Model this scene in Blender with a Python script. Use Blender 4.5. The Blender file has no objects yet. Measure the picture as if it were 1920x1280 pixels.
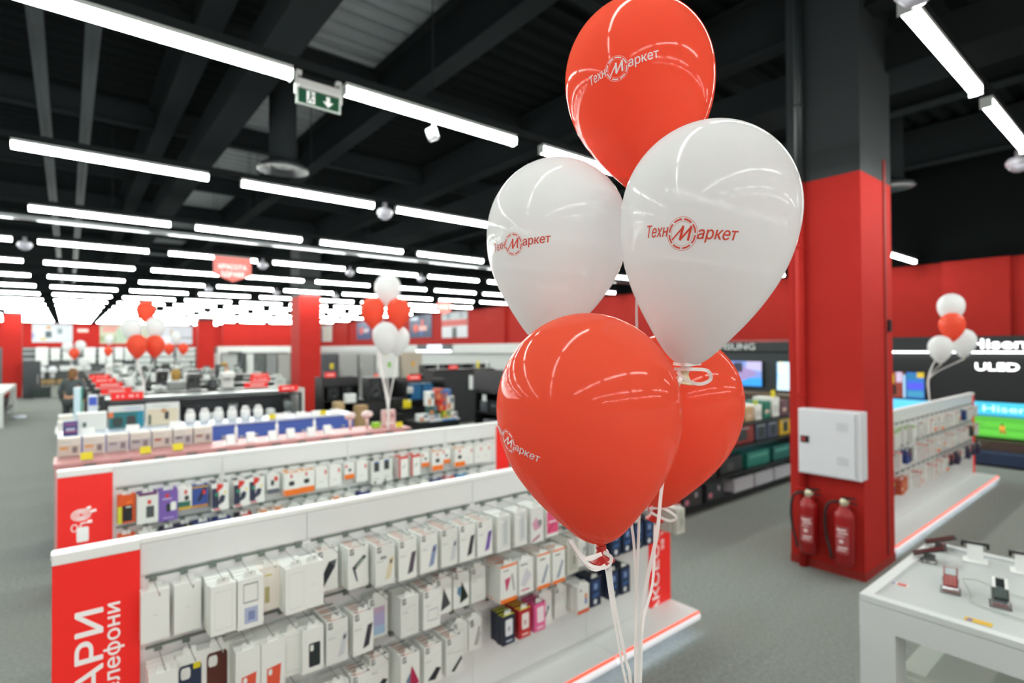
import bpy, bmesh, math, random
from mathutils import Vector, Matrix
from mathutils.geometry import tessellate_polygon

SC = bpy.context.scene
COL = SC.collection
RND = random.Random(7)

# ---------------------------------------------------------------- camera, world, exposure
CAM_H = 2.0
cam = bpy.data.cameras.new('camera')
cam.sensor_width = 36.0
cam.lens = 1027.89 / 1920.0 * 36.0
cam.clip_start = 0.02
cam.clip_end = 200.0
cam.dof.use_dof = True
cam.dof.focus_distance = 0.84
cam.dof.aperture_fstop = 3.0
cam_ob = bpy.data.objects.new('camera', cam)
COL.objects.link(cam_ob)
V1, V2, CC, FPX = Vector((2230.0, 645.0)), Vector((128.0, 656.0)), Vector((960.0, 640.0)), 1027.89
ax = Vector(((V1.x - CC.x) / FPX, -(V1.y - CC.y) / FPX, -1.0)).normalized()
ay = Vector(((V2.x - CC.x) / FPX, -(V2.y - CC.y) / FPX, -1.0)).normalized()
az = ax.cross(ay).normalized()
ay = az.cross(ax)
cam_ob.matrix_world = Matrix.Translation((0, 0, CAM_H)) @ Matrix((ax, ay, az)).to_4x4()
SC.camera = cam_ob
CAMP = Vector((0, 0, CAM_H))

w = bpy.data.worlds.new('world')
SC.world = w
w.use_nodes = True
w.node_tree.nodes['Background'].inputs[0].default_value = (0.6, 0.7, 0.75, 1)
w.node_tree.nodes['Background'].inputs[1].default_value = 0.03
SC.view_settings.view_transform = 'Standard'
SC.view_settings.look = 'None'
SC.view_settings.gamma = 1.0
SC.view_settings.exposure = 1.2
SC.view_settings.use_curve_mapping = False
SC.cycles.max_bounces = 14
SC.cycles.diffuse_bounces = 8
SC.cycles.glossy_bounces = 3
SC.cycles.transmission_bounces = 10
SC.cycles.transparent_max_bounces = 10
SC.cycles.sample_clamp_indirect = 6.0
SC.cycles.caustics_reflective = False
SC.cycles.caustics_refractive = False
LED = 21.0          # radiance of the ceiling strips

# ---------------------------------------------------------------- materials
def lin(h):
    h = h.lstrip('#')
    r = []
    for i in (0, 2, 4):
        c = int(h[i:i + 2], 16) / 255.0
        r.append(c / 12.92 if c <= 0.04045 else ((c + 0.055) / 1.055) ** 2.4)
    return (*r, 1.0)

_M = {}
def M(h, rough=0.5, metal=0.0, emit=0.0, spec=0.5, trans=0.0):
    """plain procedural material of one colour"""
    k = (h, rough, metal, emit, spec, trans)
    if k in _M:
        return _M[k]
    m = bpy.data.materials.new('paint_' + h.lstrip('#'))
    m.use_nodes = True
    b = m.node_tree.nodes['Principled BSDF']
    b.inputs['Base Color'].default_value = lin(h)
    b.inputs['Roughness'].default_value = rough
    b.inputs['Metallic'].default_value = metal
    b.inputs['Specular IOR Level'].default_value = spec
    b.inputs['Transmission Weight'].default_value = trans
    if emit:
        b.inputs['Emission Color'].default_value = lin(h)
        b.inputs['Emission Strength'].default_value = emit
    _M[k] = m
    return m

def noise_mat(name, h1, h2, scale, rough=0.8, detail=6, bump=0.0, h3=None, scale2=1.0, spec=0.5):
    m = bpy.data.materials.new(name)
    m.use_nodes = True
    nt = m.node_tree
    b = nt.nodes['Principled BSDF']
    b.inputs['Roughness'].default_value = rough
    b.inputs['Specular IOR Level'].default_value = spec
    tc = nt.nodes.new('ShaderNodeTexCoord')
    n = nt.nodes.new('ShaderNodeTexNoise')
    n.inputs['Scale'].default_value = scale
    n.inputs['Detail'].default_value = detail
    r = nt.nodes.new('ShaderNodeValToRGB')
    r.color_ramp.elements[0].position = 0.3
    r.color_ramp.elements[1].position = 0.7
    r.color_ramp.elements[0].color = lin(h1)
    r.color_ramp.elements[1].color = lin(h2)
    nt.links.new(tc.outputs['Object'], n.inputs['Vector'])
    nt.links.new(n.outputs['Fac'], r.inputs['Fac'])
    out = r.outputs['Color']
    if h3:
        n2 = nt.nodes.new('ShaderNodeTexNoise')
        n2.inputs['Scale'].default_value = scale2
        n2.inputs['Detail'].default_value = 3
        mx = nt.nodes.new('ShaderNodeMix')
        mx.data_type = 'RGBA'
        nt.links.new(tc.outputs['Object'], n2.inputs['Vector'])
        nt.links.new(n2.outputs['Fac'], mx.inputs[0])
        nt.links.new(out, mx.inputs[6])
        mx.inputs[7].default_value = lin(h3)
        out = mx.outputs[2]
    nt.links.new(out, b.inputs['Base Color'])
    if bump:
        bp = nt.nodes.new('ShaderNodeBump')
        bp.inputs['Strength'].default_value = bump
        bp.inputs['Distance'].default_value = 0.004
        nt.links.new(n.outputs['Fac'], bp.inputs['Height'])
        nt.links.new(bp.outputs['Normal'], b.inputs['Normal'])
    return m

def latex(name, dif, trl, mixt, clear, rough=0.08):
    """balloon skin: diffuse and translucent rubber under a gloss, a little see-through"""
    m = bpy.data.materials.new(name)
    m.use_nodes = True
    nt = m.node_tree
    nt.nodes.remove(nt.nodes['Principled BSDF'])
    out = nt.nodes['Material Output']
    d = nt.nodes.new('ShaderNodeBsdfDiffuse'); d.inputs[0].default_value = lin(dif)
    t = nt.nodes.new('ShaderNodeBsdfTranslucent'); t.inputs[0].default_value = lin(trl)
    x1 = nt.nodes.new('ShaderNodeMixShader'); x1.inputs[0].default_value = mixt
    nt.links.new(d.outputs[0], x1.inputs[1]); nt.links.new(t.outputs[0], x1.inputs[2])
    tp = nt.nodes.new('ShaderNodeBsdfTransparent'); tp.inputs[0].default_value = lin(trl)
    x2 = nt.nodes.new('ShaderNodeMixShader'); x2.inputs[0].default_value = clear
    nt.links.new(x1.outputs[0], x2.inputs[1]); nt.links.new(tp.outputs[0], x2.inputs[2])
    g = nt.nodes.new('ShaderNodeBsdfGlossy'); g.inputs['Roughness'].default_value = rough
    fr = nt.nodes.new('ShaderNodeFresnel'); fr.inputs['IOR'].default_value = 1.42
    sc = nt.nodes.new('ShaderNodeMath'); sc.operation = 'MULTIPLY'; sc.inputs[1].default_value = 0.38
    nt.links.new(fr.outputs[0], sc.inputs[0])
    x3 = nt.nodes.new('ShaderNodeMixShader')
    nt.links.new(sc.outputs[0], x3.inputs[0])
    nt.links.new(x2.outputs[0], x3.inputs[1]); nt.links.new(g.outputs[0], x3.inputs[2])
    nt.links.new(x3.outputs[0], out.inputs['Surface'])
    return m

WHITE = M('#e0e3e2', 0.35)
WHITE2 = M('#eff1ef', 0.4)
PANEL = M('#e2e5e4', 0.45)
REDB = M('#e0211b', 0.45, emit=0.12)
BLACK = M('#141516', 0.45)
DARK = M('#232527', 0.5)
GREY = M('#8d9192', 0.45)
STEEL = M('#aeb2b4', 0.3, 0.85)
WALLRED_DIM = noise_mat('red_wall_paint_dimmed', '#a2241e', '#a7261f', 3.0, 0.75, spec=0.2)  # same wall red, darkened to stand in for weaker light on this wall
WALLRED = noise_mat('red_wall_paint', '#b32721', '#b82a23', 3.0, 0.75, spec=0.2)
CEIL = M('#262a2b', 0.8, spec=0.0)
CEIL2 = M('#17191a', 0.8, spec=0.0)
LEDM = M('#f8fef8', 0.4, emit=LED)
ACRYL = M('#f2f5f5', 0.08, trans=0.85)

# ---------------------------------------------------------------- mesh building
class MB:
    def __init__(s):
        s.v, s.f, s.mi, s.mats = [], [], [], []
    def mat(s, m):
        if m not in s.mats:
            s.mats.append(m)
        return s.mats.index(m)
    def add(s, vs, fs, m):
        k, i = len(s.v), s.mat(m)
        s.v += [tuple(p) for p in vs]
        s.f += [tuple(a + k for a in f) for f in fs]
        s.mi += [i] * len(fs)
        return s
    def box(s, x0, x1, y0, y1, z0, z1, m):
        v = [(x, y, z) for z in (z0, z1) for y in (y0, y1) for x in (x0, x1)]
        return s.add(v, [(0, 2, 3, 1), (4, 5, 7, 6), (0, 1, 5, 4), (2, 6, 7, 3), (0, 4, 6, 2), (1, 3, 7, 5)], m)
    def poly(s, pts, m):
        return s.add(pts, [tuple(range(len(pts)))], m)
    def prism(s, pts, d, m):
        """polygon pts extruded along vector d"""
        n = len(pts)
        a = [Vector(p) for p in pts]
        b = [p + Vector(d) for p in a]
        fs = [tuple(reversed(range(n))), tuple(range(n, 2 * n))] + [(i, (i + 1) % n, n + (i + 1) % n, n + i) for i in range(n)]
        return s.add(a + b, fs, m)
    def tube(s, pts, r, m, n=8, cap=True):
        P = [Vector(p) for p in pts]
        R = r if isinstance(r, (list, tuple)) else [r] * len(P)
        vs, fs = [], []
        up = None
        for i, p in enumerate(P):
            t = (P[min(i + 1, len(P) - 1)] - P[max(i - 1, 0)]).normalized()
            if up is None:
                up = Vector((0, 0, 1)) if abs(t.z) < 0.9 else Vector((1, 0, 0))
            a = t.cross(up).normalized()
            up = a.cross(t).normalized()
            for k in range(n):
                q = 2 * math.pi * k / n
                vs.append(p + (a * math.cos(q) + up * math.sin(q)) * R[i])
        for i in range(len(P) - 1):
            for k in range(n):
                fs.append((i * n + k, i * n + (k + 1) % n, (i + 1) * n + (k + 1) % n, (i + 1) * n + k))
        if cap:
            fs += [tuple(reversed(range(n))), tuple(range((len(P) - 1) * n, len(P) * n))]
        return s.add(vs, fs, m)
    def lathe(s, prof, m, c=(0, 0, 0), n=24, axis=None):
        c = Vector(c)
        q = Vector((0, 0, 1)).rotation_difference(Vector(axis)) if axis else None
        vs, fs = [], []
        for r, z in prof:
            for k in range(n):
                t = 2 * math.pi * k / n
                p = Vector((r * math.cos(t), r * math.sin(t), z))
                vs.append(c + (q @ p if q else p))
        for i in range(len(prof) - 1):
            for k in range(n):
                fs.append((i * n + k, i * n + (k + 1) % n, (i + 1) * n + (k + 1) % n, (i + 1) * n + k))
        if prof[0][0] > 1e-5:
            fs.append(tuple(reversed(range(n))))
        if prof[-1][0] > 1e-5:
            fs.append(tuple(range((len(prof) - 1) * n, len(prof) * n)))
        return s.add(vs, fs, m)
    def text(s, body, o, ux, uy, size, m, bold=0.0, align='LEFT', width=None, shear=0.0, depth=0.0):
        """flat lettering from point o along ux, uy up; with depth, raised along ux x uy"""
        vs, fs = glyphs(body, size, 0.0, align, width, shear)
        o, ux, uy = Vector(o), Vector(ux), Vector(uy)
        nrm = ux.cross(uy)
        b = bold * size
        for k, (i, j) in enumerate(((0, 0), (-1, 0), (1, 0), (0, 0.7), (0, -0.7)) if bold else ((0, 0),)):
            s.add([o + ux * (x + i * b) + uy * (y + j * b) + nrm * (depth + k * 0.00012 + l * 0.00004) for x, y, l in vs], fs, m)
        return s
    def mesh(s, name, bevel=0.0, smooth=False, weld=False):
        me = bpy.data.meshes.new(name)
        me.from_pydata([tuple(p) for p in s.v], [], s.f)
        for m in s.mats:
            me.materials.append(m)
        me.polygons.foreach_set('material_index', s.mi)
        if bevel or weld:
            bm = bmesh.new(); bm.from_mesh(me)
            if weld:
                bmesh.ops.remove_doubles(bm, verts=bm.verts, dist=1e-6)
            if bevel:
                es = [e for e in bm.edges if len(e.link_faces) == 2 and e.calc_face_angle(0) > 0.6]
                bmesh.ops.bevel(bm, geom=es, offset=bevel, segments=2, profile=0.5, affect='EDGES', clamp_overlap=True)
            bm.to_mesh(me); bm.free()
        if smooth:
            me.polygons.foreach_set('use_smooth', [True] * len(me.polygons))
        me.update()
        return me
    def build(s, name, parent=None, bevel=0.0, smooth=False, loc=None):
        return link(name, s.mesh(name, bevel, smooth), parent, loc)

KIDS = {}
def link(name, me, parent=None, loc=None):
    o = bpy.data.objects.new(name, me)
    COL.objects.link(o)
    if parent is not None:
        o.parent = parent
        KIDS.setdefault(parent.name, []).append(o)
    if loc:
        o.location = loc
    return o
def thing(name, label, cat, loc=(0, 0, 0), rz=0.0, group=None):
    o = link(name, None)
    o.empty_display_size = 0.05
    o.location = loc
    o.rotation_euler = (0, 0, rz)
    return tag(o, label, cat, group)
def tag(o, label, cat, group=None):
    o['label'] = label; o['category'] = cat
    if group:
        o['group'] = group
    return o
def struct(o):
    o['kind'] = 'structure'
    return o
def dup(root, loc, label, group=None, rz=None):
    r = root.copy(); COL.objects.link(r)
    r.location = loc; r['label'] = label
    if 'group' in r.keys() and not group:
        del r['group']
    if group:
        r['group'] = group
    if rz is not None:
        r.rotation_euler = (0, 0, rz)
    for c in KIDS.get(root.name, []):
        d = c.copy(); COL.objects.link(d); d.parent = r
        KIDS.setdefault(r.name, []).append(d)
        for g in KIDS.get(c.name, []):
            e = g.copy(); COL.objects.link(e); e.parent = d
            KIDS.setdefault(d.name, []).append(e)
    return r

_G = {}
def glyphs(body, size, bold=0.0, align='LEFT', width=None, shear=0.0):
    """flat lettering as (points (x, y, layer), faces); every stroke contour is filled by itself, overlapping ones get their own layer"""
    k = (body, shear)
    if k not in _G:
        cu = bpy.data.curves.new('lettering', 'FONT')
        cu.body = body; cu.size = 1.0; cu.shear = shear
        cu.resolution_u = 3; cu.fill_mode = 'NONE'
        ob = bpy.data.objects.new('lettering', cu)
        COL.objects.link(ob)
        dg = bpy.context.evaluated_depsgraph_get()
        me = bpy.data.meshes.new_from_object(ob.evaluated_get(dg))
        co = [(p.co.x, p.co.y) for p in me.vertices]
        nb = {}
        for e in me.edges:
            i, j = e.vertices
            nb.setdefault(i, []).append(j); nb.setdefault(j, []).append(i)
        bpy.data.objects.remove(ob); bpy.data.curves.remove(cu); bpy.data.meshes.remove(me)
        seen, loops = set(), []
        for st in sorted(nb):
            if st in seen:
                continue
            lp, prev, cur = [st], None, st
            seen.add(st)
            while True:
                nx = [q for q in sorted(nb[cur], key=lambda q: q != cur + 1) if q != prev and q not in seen]
                if not nx:
                    break
                prev, cur = cur, nx[0]
                seen.add(cur); lp.append(cur)
            if len(lp) > 2:
                loops.append([co[q] for q in lp])
        def simple(L, depth=0):
            """a contour that crosses itself, cut into plain loops"""
            n = len(L)
            for i in range(n):
                p, p2 = L[i], L[(i + 1) % n]
                for j in range(i + 2, n):
                    if (j + 1) % n == i:
                        continue
                    q, q2 = L[j], L[(j + 1) % n]
                    d = (p2[0] - p[0]) * (q2[1] - q[1]) - (p2[1] - p[1]) * (q2[0] - q[0])
                    if abs(d) < 1e-12:
                        continue
                    u = ((q[0] - p[0]) * (q2[1] - q[1]) - (q[1] - p[1]) * (q2[0] - q[0])) / d
                    v = ((q[0] - p[0]) * (p2[1] - p[1]) - (q[1] - p[1]) * (p2[0] - p[0])) / d
                    if 1e-6 < u < 1 - 1e-6 and 1e-6 < v < 1 - 1e-6 and depth < 12:
                        x = (p[0] + (p2[0] - p[0]) * u, p[1] + (p2[1] - p[1]) * u)
                        return simple(L[:i + 1] + [x] + L[j + 1:], depth + 1) + simple([x] + L[i + 1:j + 1], depth + 1)
            return [L]
        area = lambda L: sum(L[i - 1][0] * L[i][1] - L[i][0] * L[i - 1][1] for i in range(len(L))) / 2
        def inside(p, L):
            c = False
            for i in range(len(L)):
                (x0, y0), (x1, y1) = L[i - 1], L[i]
                if (y0 > p[1]) != (y1 > p[1]) and p[0] < (x1 - x0) * (p[1] - y0) / (y1 - y0) + x0:
                    c = not c
            return c
        loops = [q for L in loops for q in simple(L) if abs(area(q)) > 2e-5]
        sg = 1 if area(max(loops, key=lambda L: abs(area(L)))) > 0 else -1
        solid = [L for L in loops if area(L) * sg > 0]
        holes = {i: [] for i in range(len(solid))}
        for H in loops:
            if area(H) * sg < 0:
                own = [i for i, L in enumerate(solid) if sum(inside(p, L) for p in H) > 0.9 * len(H)]
                if own:
                    holes[min(own, key=lambda i: abs(area(solid[i])))].append(H)
        vs, fs = [], []
        for i, L in enumerate(solid):
            polys = [L] + holes[i]
            flat = [p for q in polys for p in q]
            tris = tessellate_polygon([[Vector((x, y, 0)) for x, y in q] for q in polys])
            n0 = len(vs)
            vs += [(x, y, i % 3) for x, y in flat]
            for t in tris:
                (x0, y0), (x1, y1), (x2, y2) = (flat[q] for q in t)
                t = t if (x1 - x0) * (y2 - y0) - (x2 - x0) * (y1 - y0) > 0 else t[::-1]
                fs.append(tuple(n0 + q for q in t))
        _G[k] = (vs, fs)
    vs, fs = _G[k]
    x0, x1 = min(p[0] for p in vs), max(p[0] for p in vs)
    sx = (width / (x1 - x0)) if width else size
    off = {'LEFT': -x0, 'RIGHT': -x1, 'CENTER': -(x0 + x1) / 2}[align]
    return [((x + off) * sx, y * size, l) for x, y, l in vs], fs

ORD = 'first second third fourth fifth sixth seventh eighth ninth tenth eleventh twelfth thirteenth fourteenth fifteenth sixteenth seventeenth eighteenth nineteenth twentieth'.split()
ORD += ['twenty-' + a for a in ORD[:9]] + ['thirtieth']
def bars(mb, x0, x1, y, z0, z1, m, n=9, face=-1):
    """illegible small print: a broken bar in the x-z plane"""
    wd = (x1 - x0) / n
    for i in range(n):
        if RND.random() < 0.15:
            continue
        a = x0 + i * wd
        q = [(a, y, z0), (a + wd * 0.72, y, z0), (a + wd * 0.72, y, z1), (a, y, z1)]
        mb.poly(q if face < 0 else q[::-1], m)
def spline(pts, n=8):
    P = [Vector(p) for p in pts]
    P = [P[0] * 2 - P[1]] + P + [P[-1] * 2 - P[-2]]
    out = []
    for i in range(1, len(P) - 2):
        for k in range(n):
            t = k / n
            a, b, c, d = P[i - 1:i + 3]
            out.append(0.5 * ((2 * b) + (c - a) * t + (2 * a - 5 * b + 4 * c - d) * t * t + (3 * b - a - 3 * c + d) * t ** 3))
    out.append(P[-2])
    return out
# ---------------------------------------------------------------- the store's shell
XL, XR, YB, YF, ZC = -14.0, 13.0, -7.0, 42.0, 5.6
carpet = noise_mat('grey_carpet', '#757b75', '#969d97', 40.0, 0.95, 8, 0.5, '#868883', 1.3, spec=0.1)
mb = MB().box(XL, XR, YB, YF, -0.1, 0, carpet)
struct(mb.build('floor'))
# corrugated steel deck, ribs along x
mb = MB()
ys, prof, y, k = [], [], YB, 0
while y < YF:
    for dy, dz in ((0, 0), (0.10, 0), (0.13, 0.06), (0.23, 0.06)):
        prof.append((y + dy, ZC + dz))
    y += 0.26
DK, DK2 = M('#8d9496', 0.6, spec=0.2), M('#1c1f20', 0.7, spec=0.0)
for x0, x1, m in ((XL, 1.75, DK2), (1.75, 3.6, DK), (3.6, XR, DK2)):
    vs = [(x, a, b) for a, b in prof for x in (x0, x1)]
    mb.add(vs, [(2 * i, 2 * i + 1, 2 * i + 3, 2 * i + 2) for i in range(len(prof) - 1)], m)
mb.box(XL, XR, YB, YF, ZC + 0.08, ZC + 0.2, CEIL2)
struct(mb.build('ceiling'))

RT, RB = 3.58, 2.16
mb = MB()
mb.box(XR, XR + 0.2, YB, YF, 0, RB, M('#cfd2d0', 0.6))
mb.box(XR, XR + 0.2, YB, YF, RB, RT, WALLRED_DIM)
mb.box(XR, XR + 0.2, YB, YF, RT, ZC + 0.2, CEIL2)
struct(mb.build('wall_right'))
mb = MB()
mb.box(XL, XR, YF, YF + 0.2, 0, RB, M('#5b6062', 0.6))
mb.box(XL, XR, YF, YF + 0.2, RB, RT, WALLRED)
mb.box(XL, XR, YF, YF + 0.2, RT, ZC + 0.2, CEIL2)
struct(mb.build('wall_far'))
mb = MB()
mb.box(XL - 0.2, XL, YB, YF, 0, RB, M('#cfd2d0', 0.6))
mb.box(XL - 0.2, XL, YB, YF, RB, RT, WALLRED)
mb.box(XL - 0.2, XL, YB, YF, RT, ZC + 0.2, CEIL2)
struct(mb.build('wall_left'))
mb = MB()
mb.box(XL, XR, YB - 0.2, YB, 0, RB, M('#cfd2d0', 0.6))
mb.box(XL, XR, YB - 0.2, YB, RB, RT, WALLRED)
mb.box(XL, XR, YB - 0.2, YB, RT, ZC + 0.2, CEIL2)
struct(mb.build('wall_near'))
# red pilasters on the right wall (trim)
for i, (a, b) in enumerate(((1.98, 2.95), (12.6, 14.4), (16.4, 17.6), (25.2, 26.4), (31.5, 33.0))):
    struct(MB().box(XR - 0.09, XR, a, b, RB, RT, WALLRED_DIM).build('trim_%d' % (i + 1)))

# pillars: red to 3.55 m, black above
def pillar(x0, x1, y0, y1, pipe=False):
    mb = MB()
    zr = 3.5
    mb.box(x0, x1, y0, y1, 0, zr, WALLRED)
    mb.box(x0, x1, y0, y1, zr, ZC, M('#22282a', 0.6))
    p = struct(mb.build('pillar'))
    MB().box(x0 - 0.005, x1 + 0.005, y0 - 0.005, y1 + 0.005, 0, 0.07, M('#9a221c', 0.5)).build('baseboard', p)
    if pipe:
        mb = MB()
        mb.tube([(x0 - 0.03, y1 - 0.12, 0.0), (x0 - 0.03, y1 - 0.12, zr + 0.01)], 0.035, WALLRED, 14)
        mb.build('drain_pipe', p, smooth=True)
        mb = MB()
        mb.tube([(x0 - 0.03, y1 - 0.12, zr), (x0 - 0.03, y1 - 0.12, ZC)], 0.035, M('#2c3234', 0.5), 14)
        mb.build('drain_pipe', p, smooth=True)
        mb = MB()
        for z in (0.7, 1.55, 2.9, 4.2):
            mb.box(x0 - 0.07, x0, y1 - 0.16, y1 - 0.08, z, z + 0.02, WALLRED if z < zr else M('#2c3234', 0.5))
        mb.build('pipe_bracket', p)
        MB().box(5.79, 5.83, y0 - 0.012, y0, 0.1, zr + 0.2, M('#8e1e19', 0.6)).build('cable_duct', p)
        MB().box(5.845, 5.90, y0 - 0.03, y0, 2.13, 2.24, BLACK).build('junction_box', p, bevel=0.004)
    return p
pillar(5.25, 6.0, 1.75, 2.36, True)
pillar(5.11, 5.71, 15.9, 16.7)
pillar(5.25, 6.0, 32.4, 33.0)
pillar(-2.13, -1.53, 31.0, 31.6)

# beams and purlins under the deck
def ibeam(p0, p1, h, wd, name='ceiling_beam'):
    (x0, y0, z), (x1, y1, _) = p0, p1
    mb = MB()
    if abs(x1 - x0) < 1e-6:
        mb.box(x0 - wd / 2, x0 + wd / 2, y0, y1, z, z + 0.02, CEIL)
        mb.box(x0 - 0.012, x0 + 0.012, y0, y1, z + 0.02, z + h - 0.02, CEIL)
        mb.box(x0 - wd / 2, x0 + wd / 2, y0, y1, z + h - 0.02, z + h, CEIL)
    else:
        mb.box(x0, x1, y0 - wd / 2, y0 + wd / 2, z, z + 0.02, CEIL)
        mb.box(x0, x1, y0 - 0.012, y0 + 0.012, z + 0.02, z + h - 0.02, CEIL)
        mb.box(x0, x1, y0 - wd / 2, y0 + wd / 2, z + h - 0.02, z + h, CEIL)
    return struct(mb.build(name))
for x in (-9.2, -6.1, -3.0, 1.0, 3.12, 5.5, 8.2, 10.9):
    ibeam((x, YB, 4.95), (x, YF, 4.95), 0.6, 0.22)
for i in range(16):
    y = -5.6 + i * 3.05
    ibeam((XL, y, 5.25), (XR, y, 5.25), 0.33, 0.14, 'ceiling_purlin')
# duct running along the store beside the purlins
for x0, x1, z0 in ((1.30, 1.60, 4.62), (5.9, 6.5, 4.55)):
    struct(MB().box(x0, x1, YB, YF, z0, z0 + 0.32, CEIL).build('ceiling_duct'))

# services hanging under the deck
def tubething(name, label, pts, r, m, cat, n=12):
    return tag(MB().tube(pts, r, m, n).build(name, smooth=True), label, cat)
tubething('sprinkler_pipe', 'dark grey pipe running down the store, the one farther from the exit sign', [(-0.21, YB, 4.6), (-0.21, YF, 4.6)], 0.055, M('#3a4042', 0.6, spec=0.1), 'pipe')
tubething('sprinkler_pipe', 'dark grey pipe running down the store, the one nearer the exit sign', [(0.15, YB, 4.6), (0.15, YF, 4.6)], 0.055, M('#3a4042', 0.6, spec=0.1), 'pipe')
t = thing('air_outlet', 'black round air outlet with a ringed lip hanging under the roof deck', 'air vent', (2.05, 7.0, 4.2))
MB().lathe([(0.16, 0.06), (0.16, 1.4)], CEIL, n=28).build('duct_stub', t, smooth=True)
MB().lathe([(0.19, 0.06), (0.27, 0.05), (0.30, 0.0), (0.27, -0.01), (0.22, 0.03), (0.15, 0.02), (0.14, 0.04), (0.07, 0.03), (0.0, 0.05)], M('#24292b', 0.4), n=32).build('diffuser_ring', t, smooth=True)
t = thing('air_outlet', 'black round air outlet far up behind the red pillar with extinguishers', 'air vent', (8.9, 2.6, 4.2))
MB().lathe([(0.16, 0.06), (0.16, 1.4)], CEIL, n=28).build('duct_stub', t, smooth=True)
MB().lathe([(0.19, 0.06), (0.27, 0.05), (0.30, 0.0), (0.27, -0.01), (0.22, 0.03), (0.0, 0.04)], M('#24292b', 0.4), n=32).build('diffuser_ring', t, smooth=True)
t = thing('cable_tray', 'long thin silver cable tray crossing the store under the dark ceiling', 'cable tray', (0, 9.95, 3.78))
mb = MB()
mb.box(-4.0, 12.9, -0.05, 0.05, 0, 0.008, STEEL); mb.box(-4.0, 12.9, -0.055, -0.045, 0, 0.05, STEEL); mb.box(-4.0, 12.9, 0.045, 0.055, 0, 0.05, STEEL)
mb.build('tray', t)
for i in range(9):
    MB().tube([(-3.5 + i * 2, 0, 0.0), (-3.5 + i * 2, 0, 1.8)], 0.004, CEIL, 5).build('hanger_rod', t)

# ---------------------------------------------------------------- LED strips on their rails
PITCH, SL, YP, Y0 = 1.65, 1.36, 2.466, 0.83
def strip_proto():
    t = thing('led_strip_light', 'x', 'light')
    mb = MB()
    mb.prism([(0, -0.034, 0.075), (0, 0.034, 0.075), (0, 0.034, 0.052), (0, -0.034, 0.052)], (SL, 0, 0), M('#c9cfcd', 0.4))
    mb.box(-0.004, 0, -0.034, 0.034, 0.0, 0.075, M('#c9cfcd', 0.4)); mb.box(SL, SL + 0.004, -0.034, 0.034, 0.0, 0.075, M('#c9cfcd', 0.4))
    mb.build('housing', t)
    a = [(0, 0.032 * math.cos(q), 0.052 - 0.052 * math.sin(q) ** 0.6) for q in [math.pi * i / 8 for i in range(9)]]
    n = len(a)
    vs = a + [(SL, y, z) for _, y, z in a]
    MB().add(vs, [(i, n + i, n + i + 1, i + 1) for i in range(n - 1)], LEDM).build('diffuser', t, smooth=True)
    return t
proto = strip_proto()
used = False
ZL = 3.575
near_names = {0: 'the row over the pillar with extinguishers', 1: 'the row carrying the green exit sign', 2: 'the row just behind the exit sign', 3: 'the third row behind the camera-side aisle', 4: 'the row by the pink hanging sign', 5: 'the row behind the pink hanging sign'}
rows = []
for k in range(-3, 17):
    y = Y0 + k * YP
    if y > YF - 0.5:
        break
    off = 0.14 if k == 0 else 0.0
    j0 = -4 if k < 5 else -6
    xs = []
    for j in range(j0, 8):
        x = -0.35 + off + j * PITCH
        if k == 1 and j > 0:
            x += 0.037
        if x > XR - 1.3:
            continue
        if k < 0 and not -2 <= j <= (5, 6, 5)[k + 3] or k < 0 and j in ((), (2,), (2, 3))[k + 3]:  # rows behind the camera are added unseen, strips picked for the light needed
            continue
        xs.append(x)
    for i, x in enumerate(xs):
        if k in near_names:
            lab, grp = 'lit white LED strip, %s along %s' % (ORD[i], near_names[k]), None
            if k == 3:
                lab = 'lit white LED strip, %s along the row in front of the silver cable tray' % ORD[i]
        elif k < 0:
            lab, grp = 'lit white LED strip in the unseen rows added behind the camera', 'added strips behind the camera'
        elif k <= 9:
            lab, grp = 'lit white LED strip, %s along the %s ceiling row beyond the cable tray' % (ORD[i], ORD[k - 4]), None
        else:
            lab, grp = 'lit white LED strip merging into the glare at the far end of the store', 'far ceiling strips in the glare'
        if not used:
            proto.location = (x, y, ZL); proto['label'] = lab
            if grp:
                proto['group'] = grp
            used = True
        else:
            dup(proto, (x, y, ZL), lab, grp)
    rows.append((k, y, xs[0], xs[-1] + SL))
for n, (k, y, a, b) in enumerate(rows):
    t = tag(MB().box(a - 0.1, b + 0.1, y - 0.03, y + 0.03, ZL + 0.077, ZL + 0.13, CEIL).build('light_rail'),
            'black ceiling rail carrying the %s row of LED strips counted from behind the camera' % ORD[n], 'rail')
    for i in range(int((b - a) / 4.1) + 1):
        MB().tube([(a + 0.72 + i * 4.1, y, ZL + 0.13), (a + 0.72 + i * 4.1, y, 4.9)], 0.004, CEIL, 5).build('suspension_wire', t)

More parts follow.
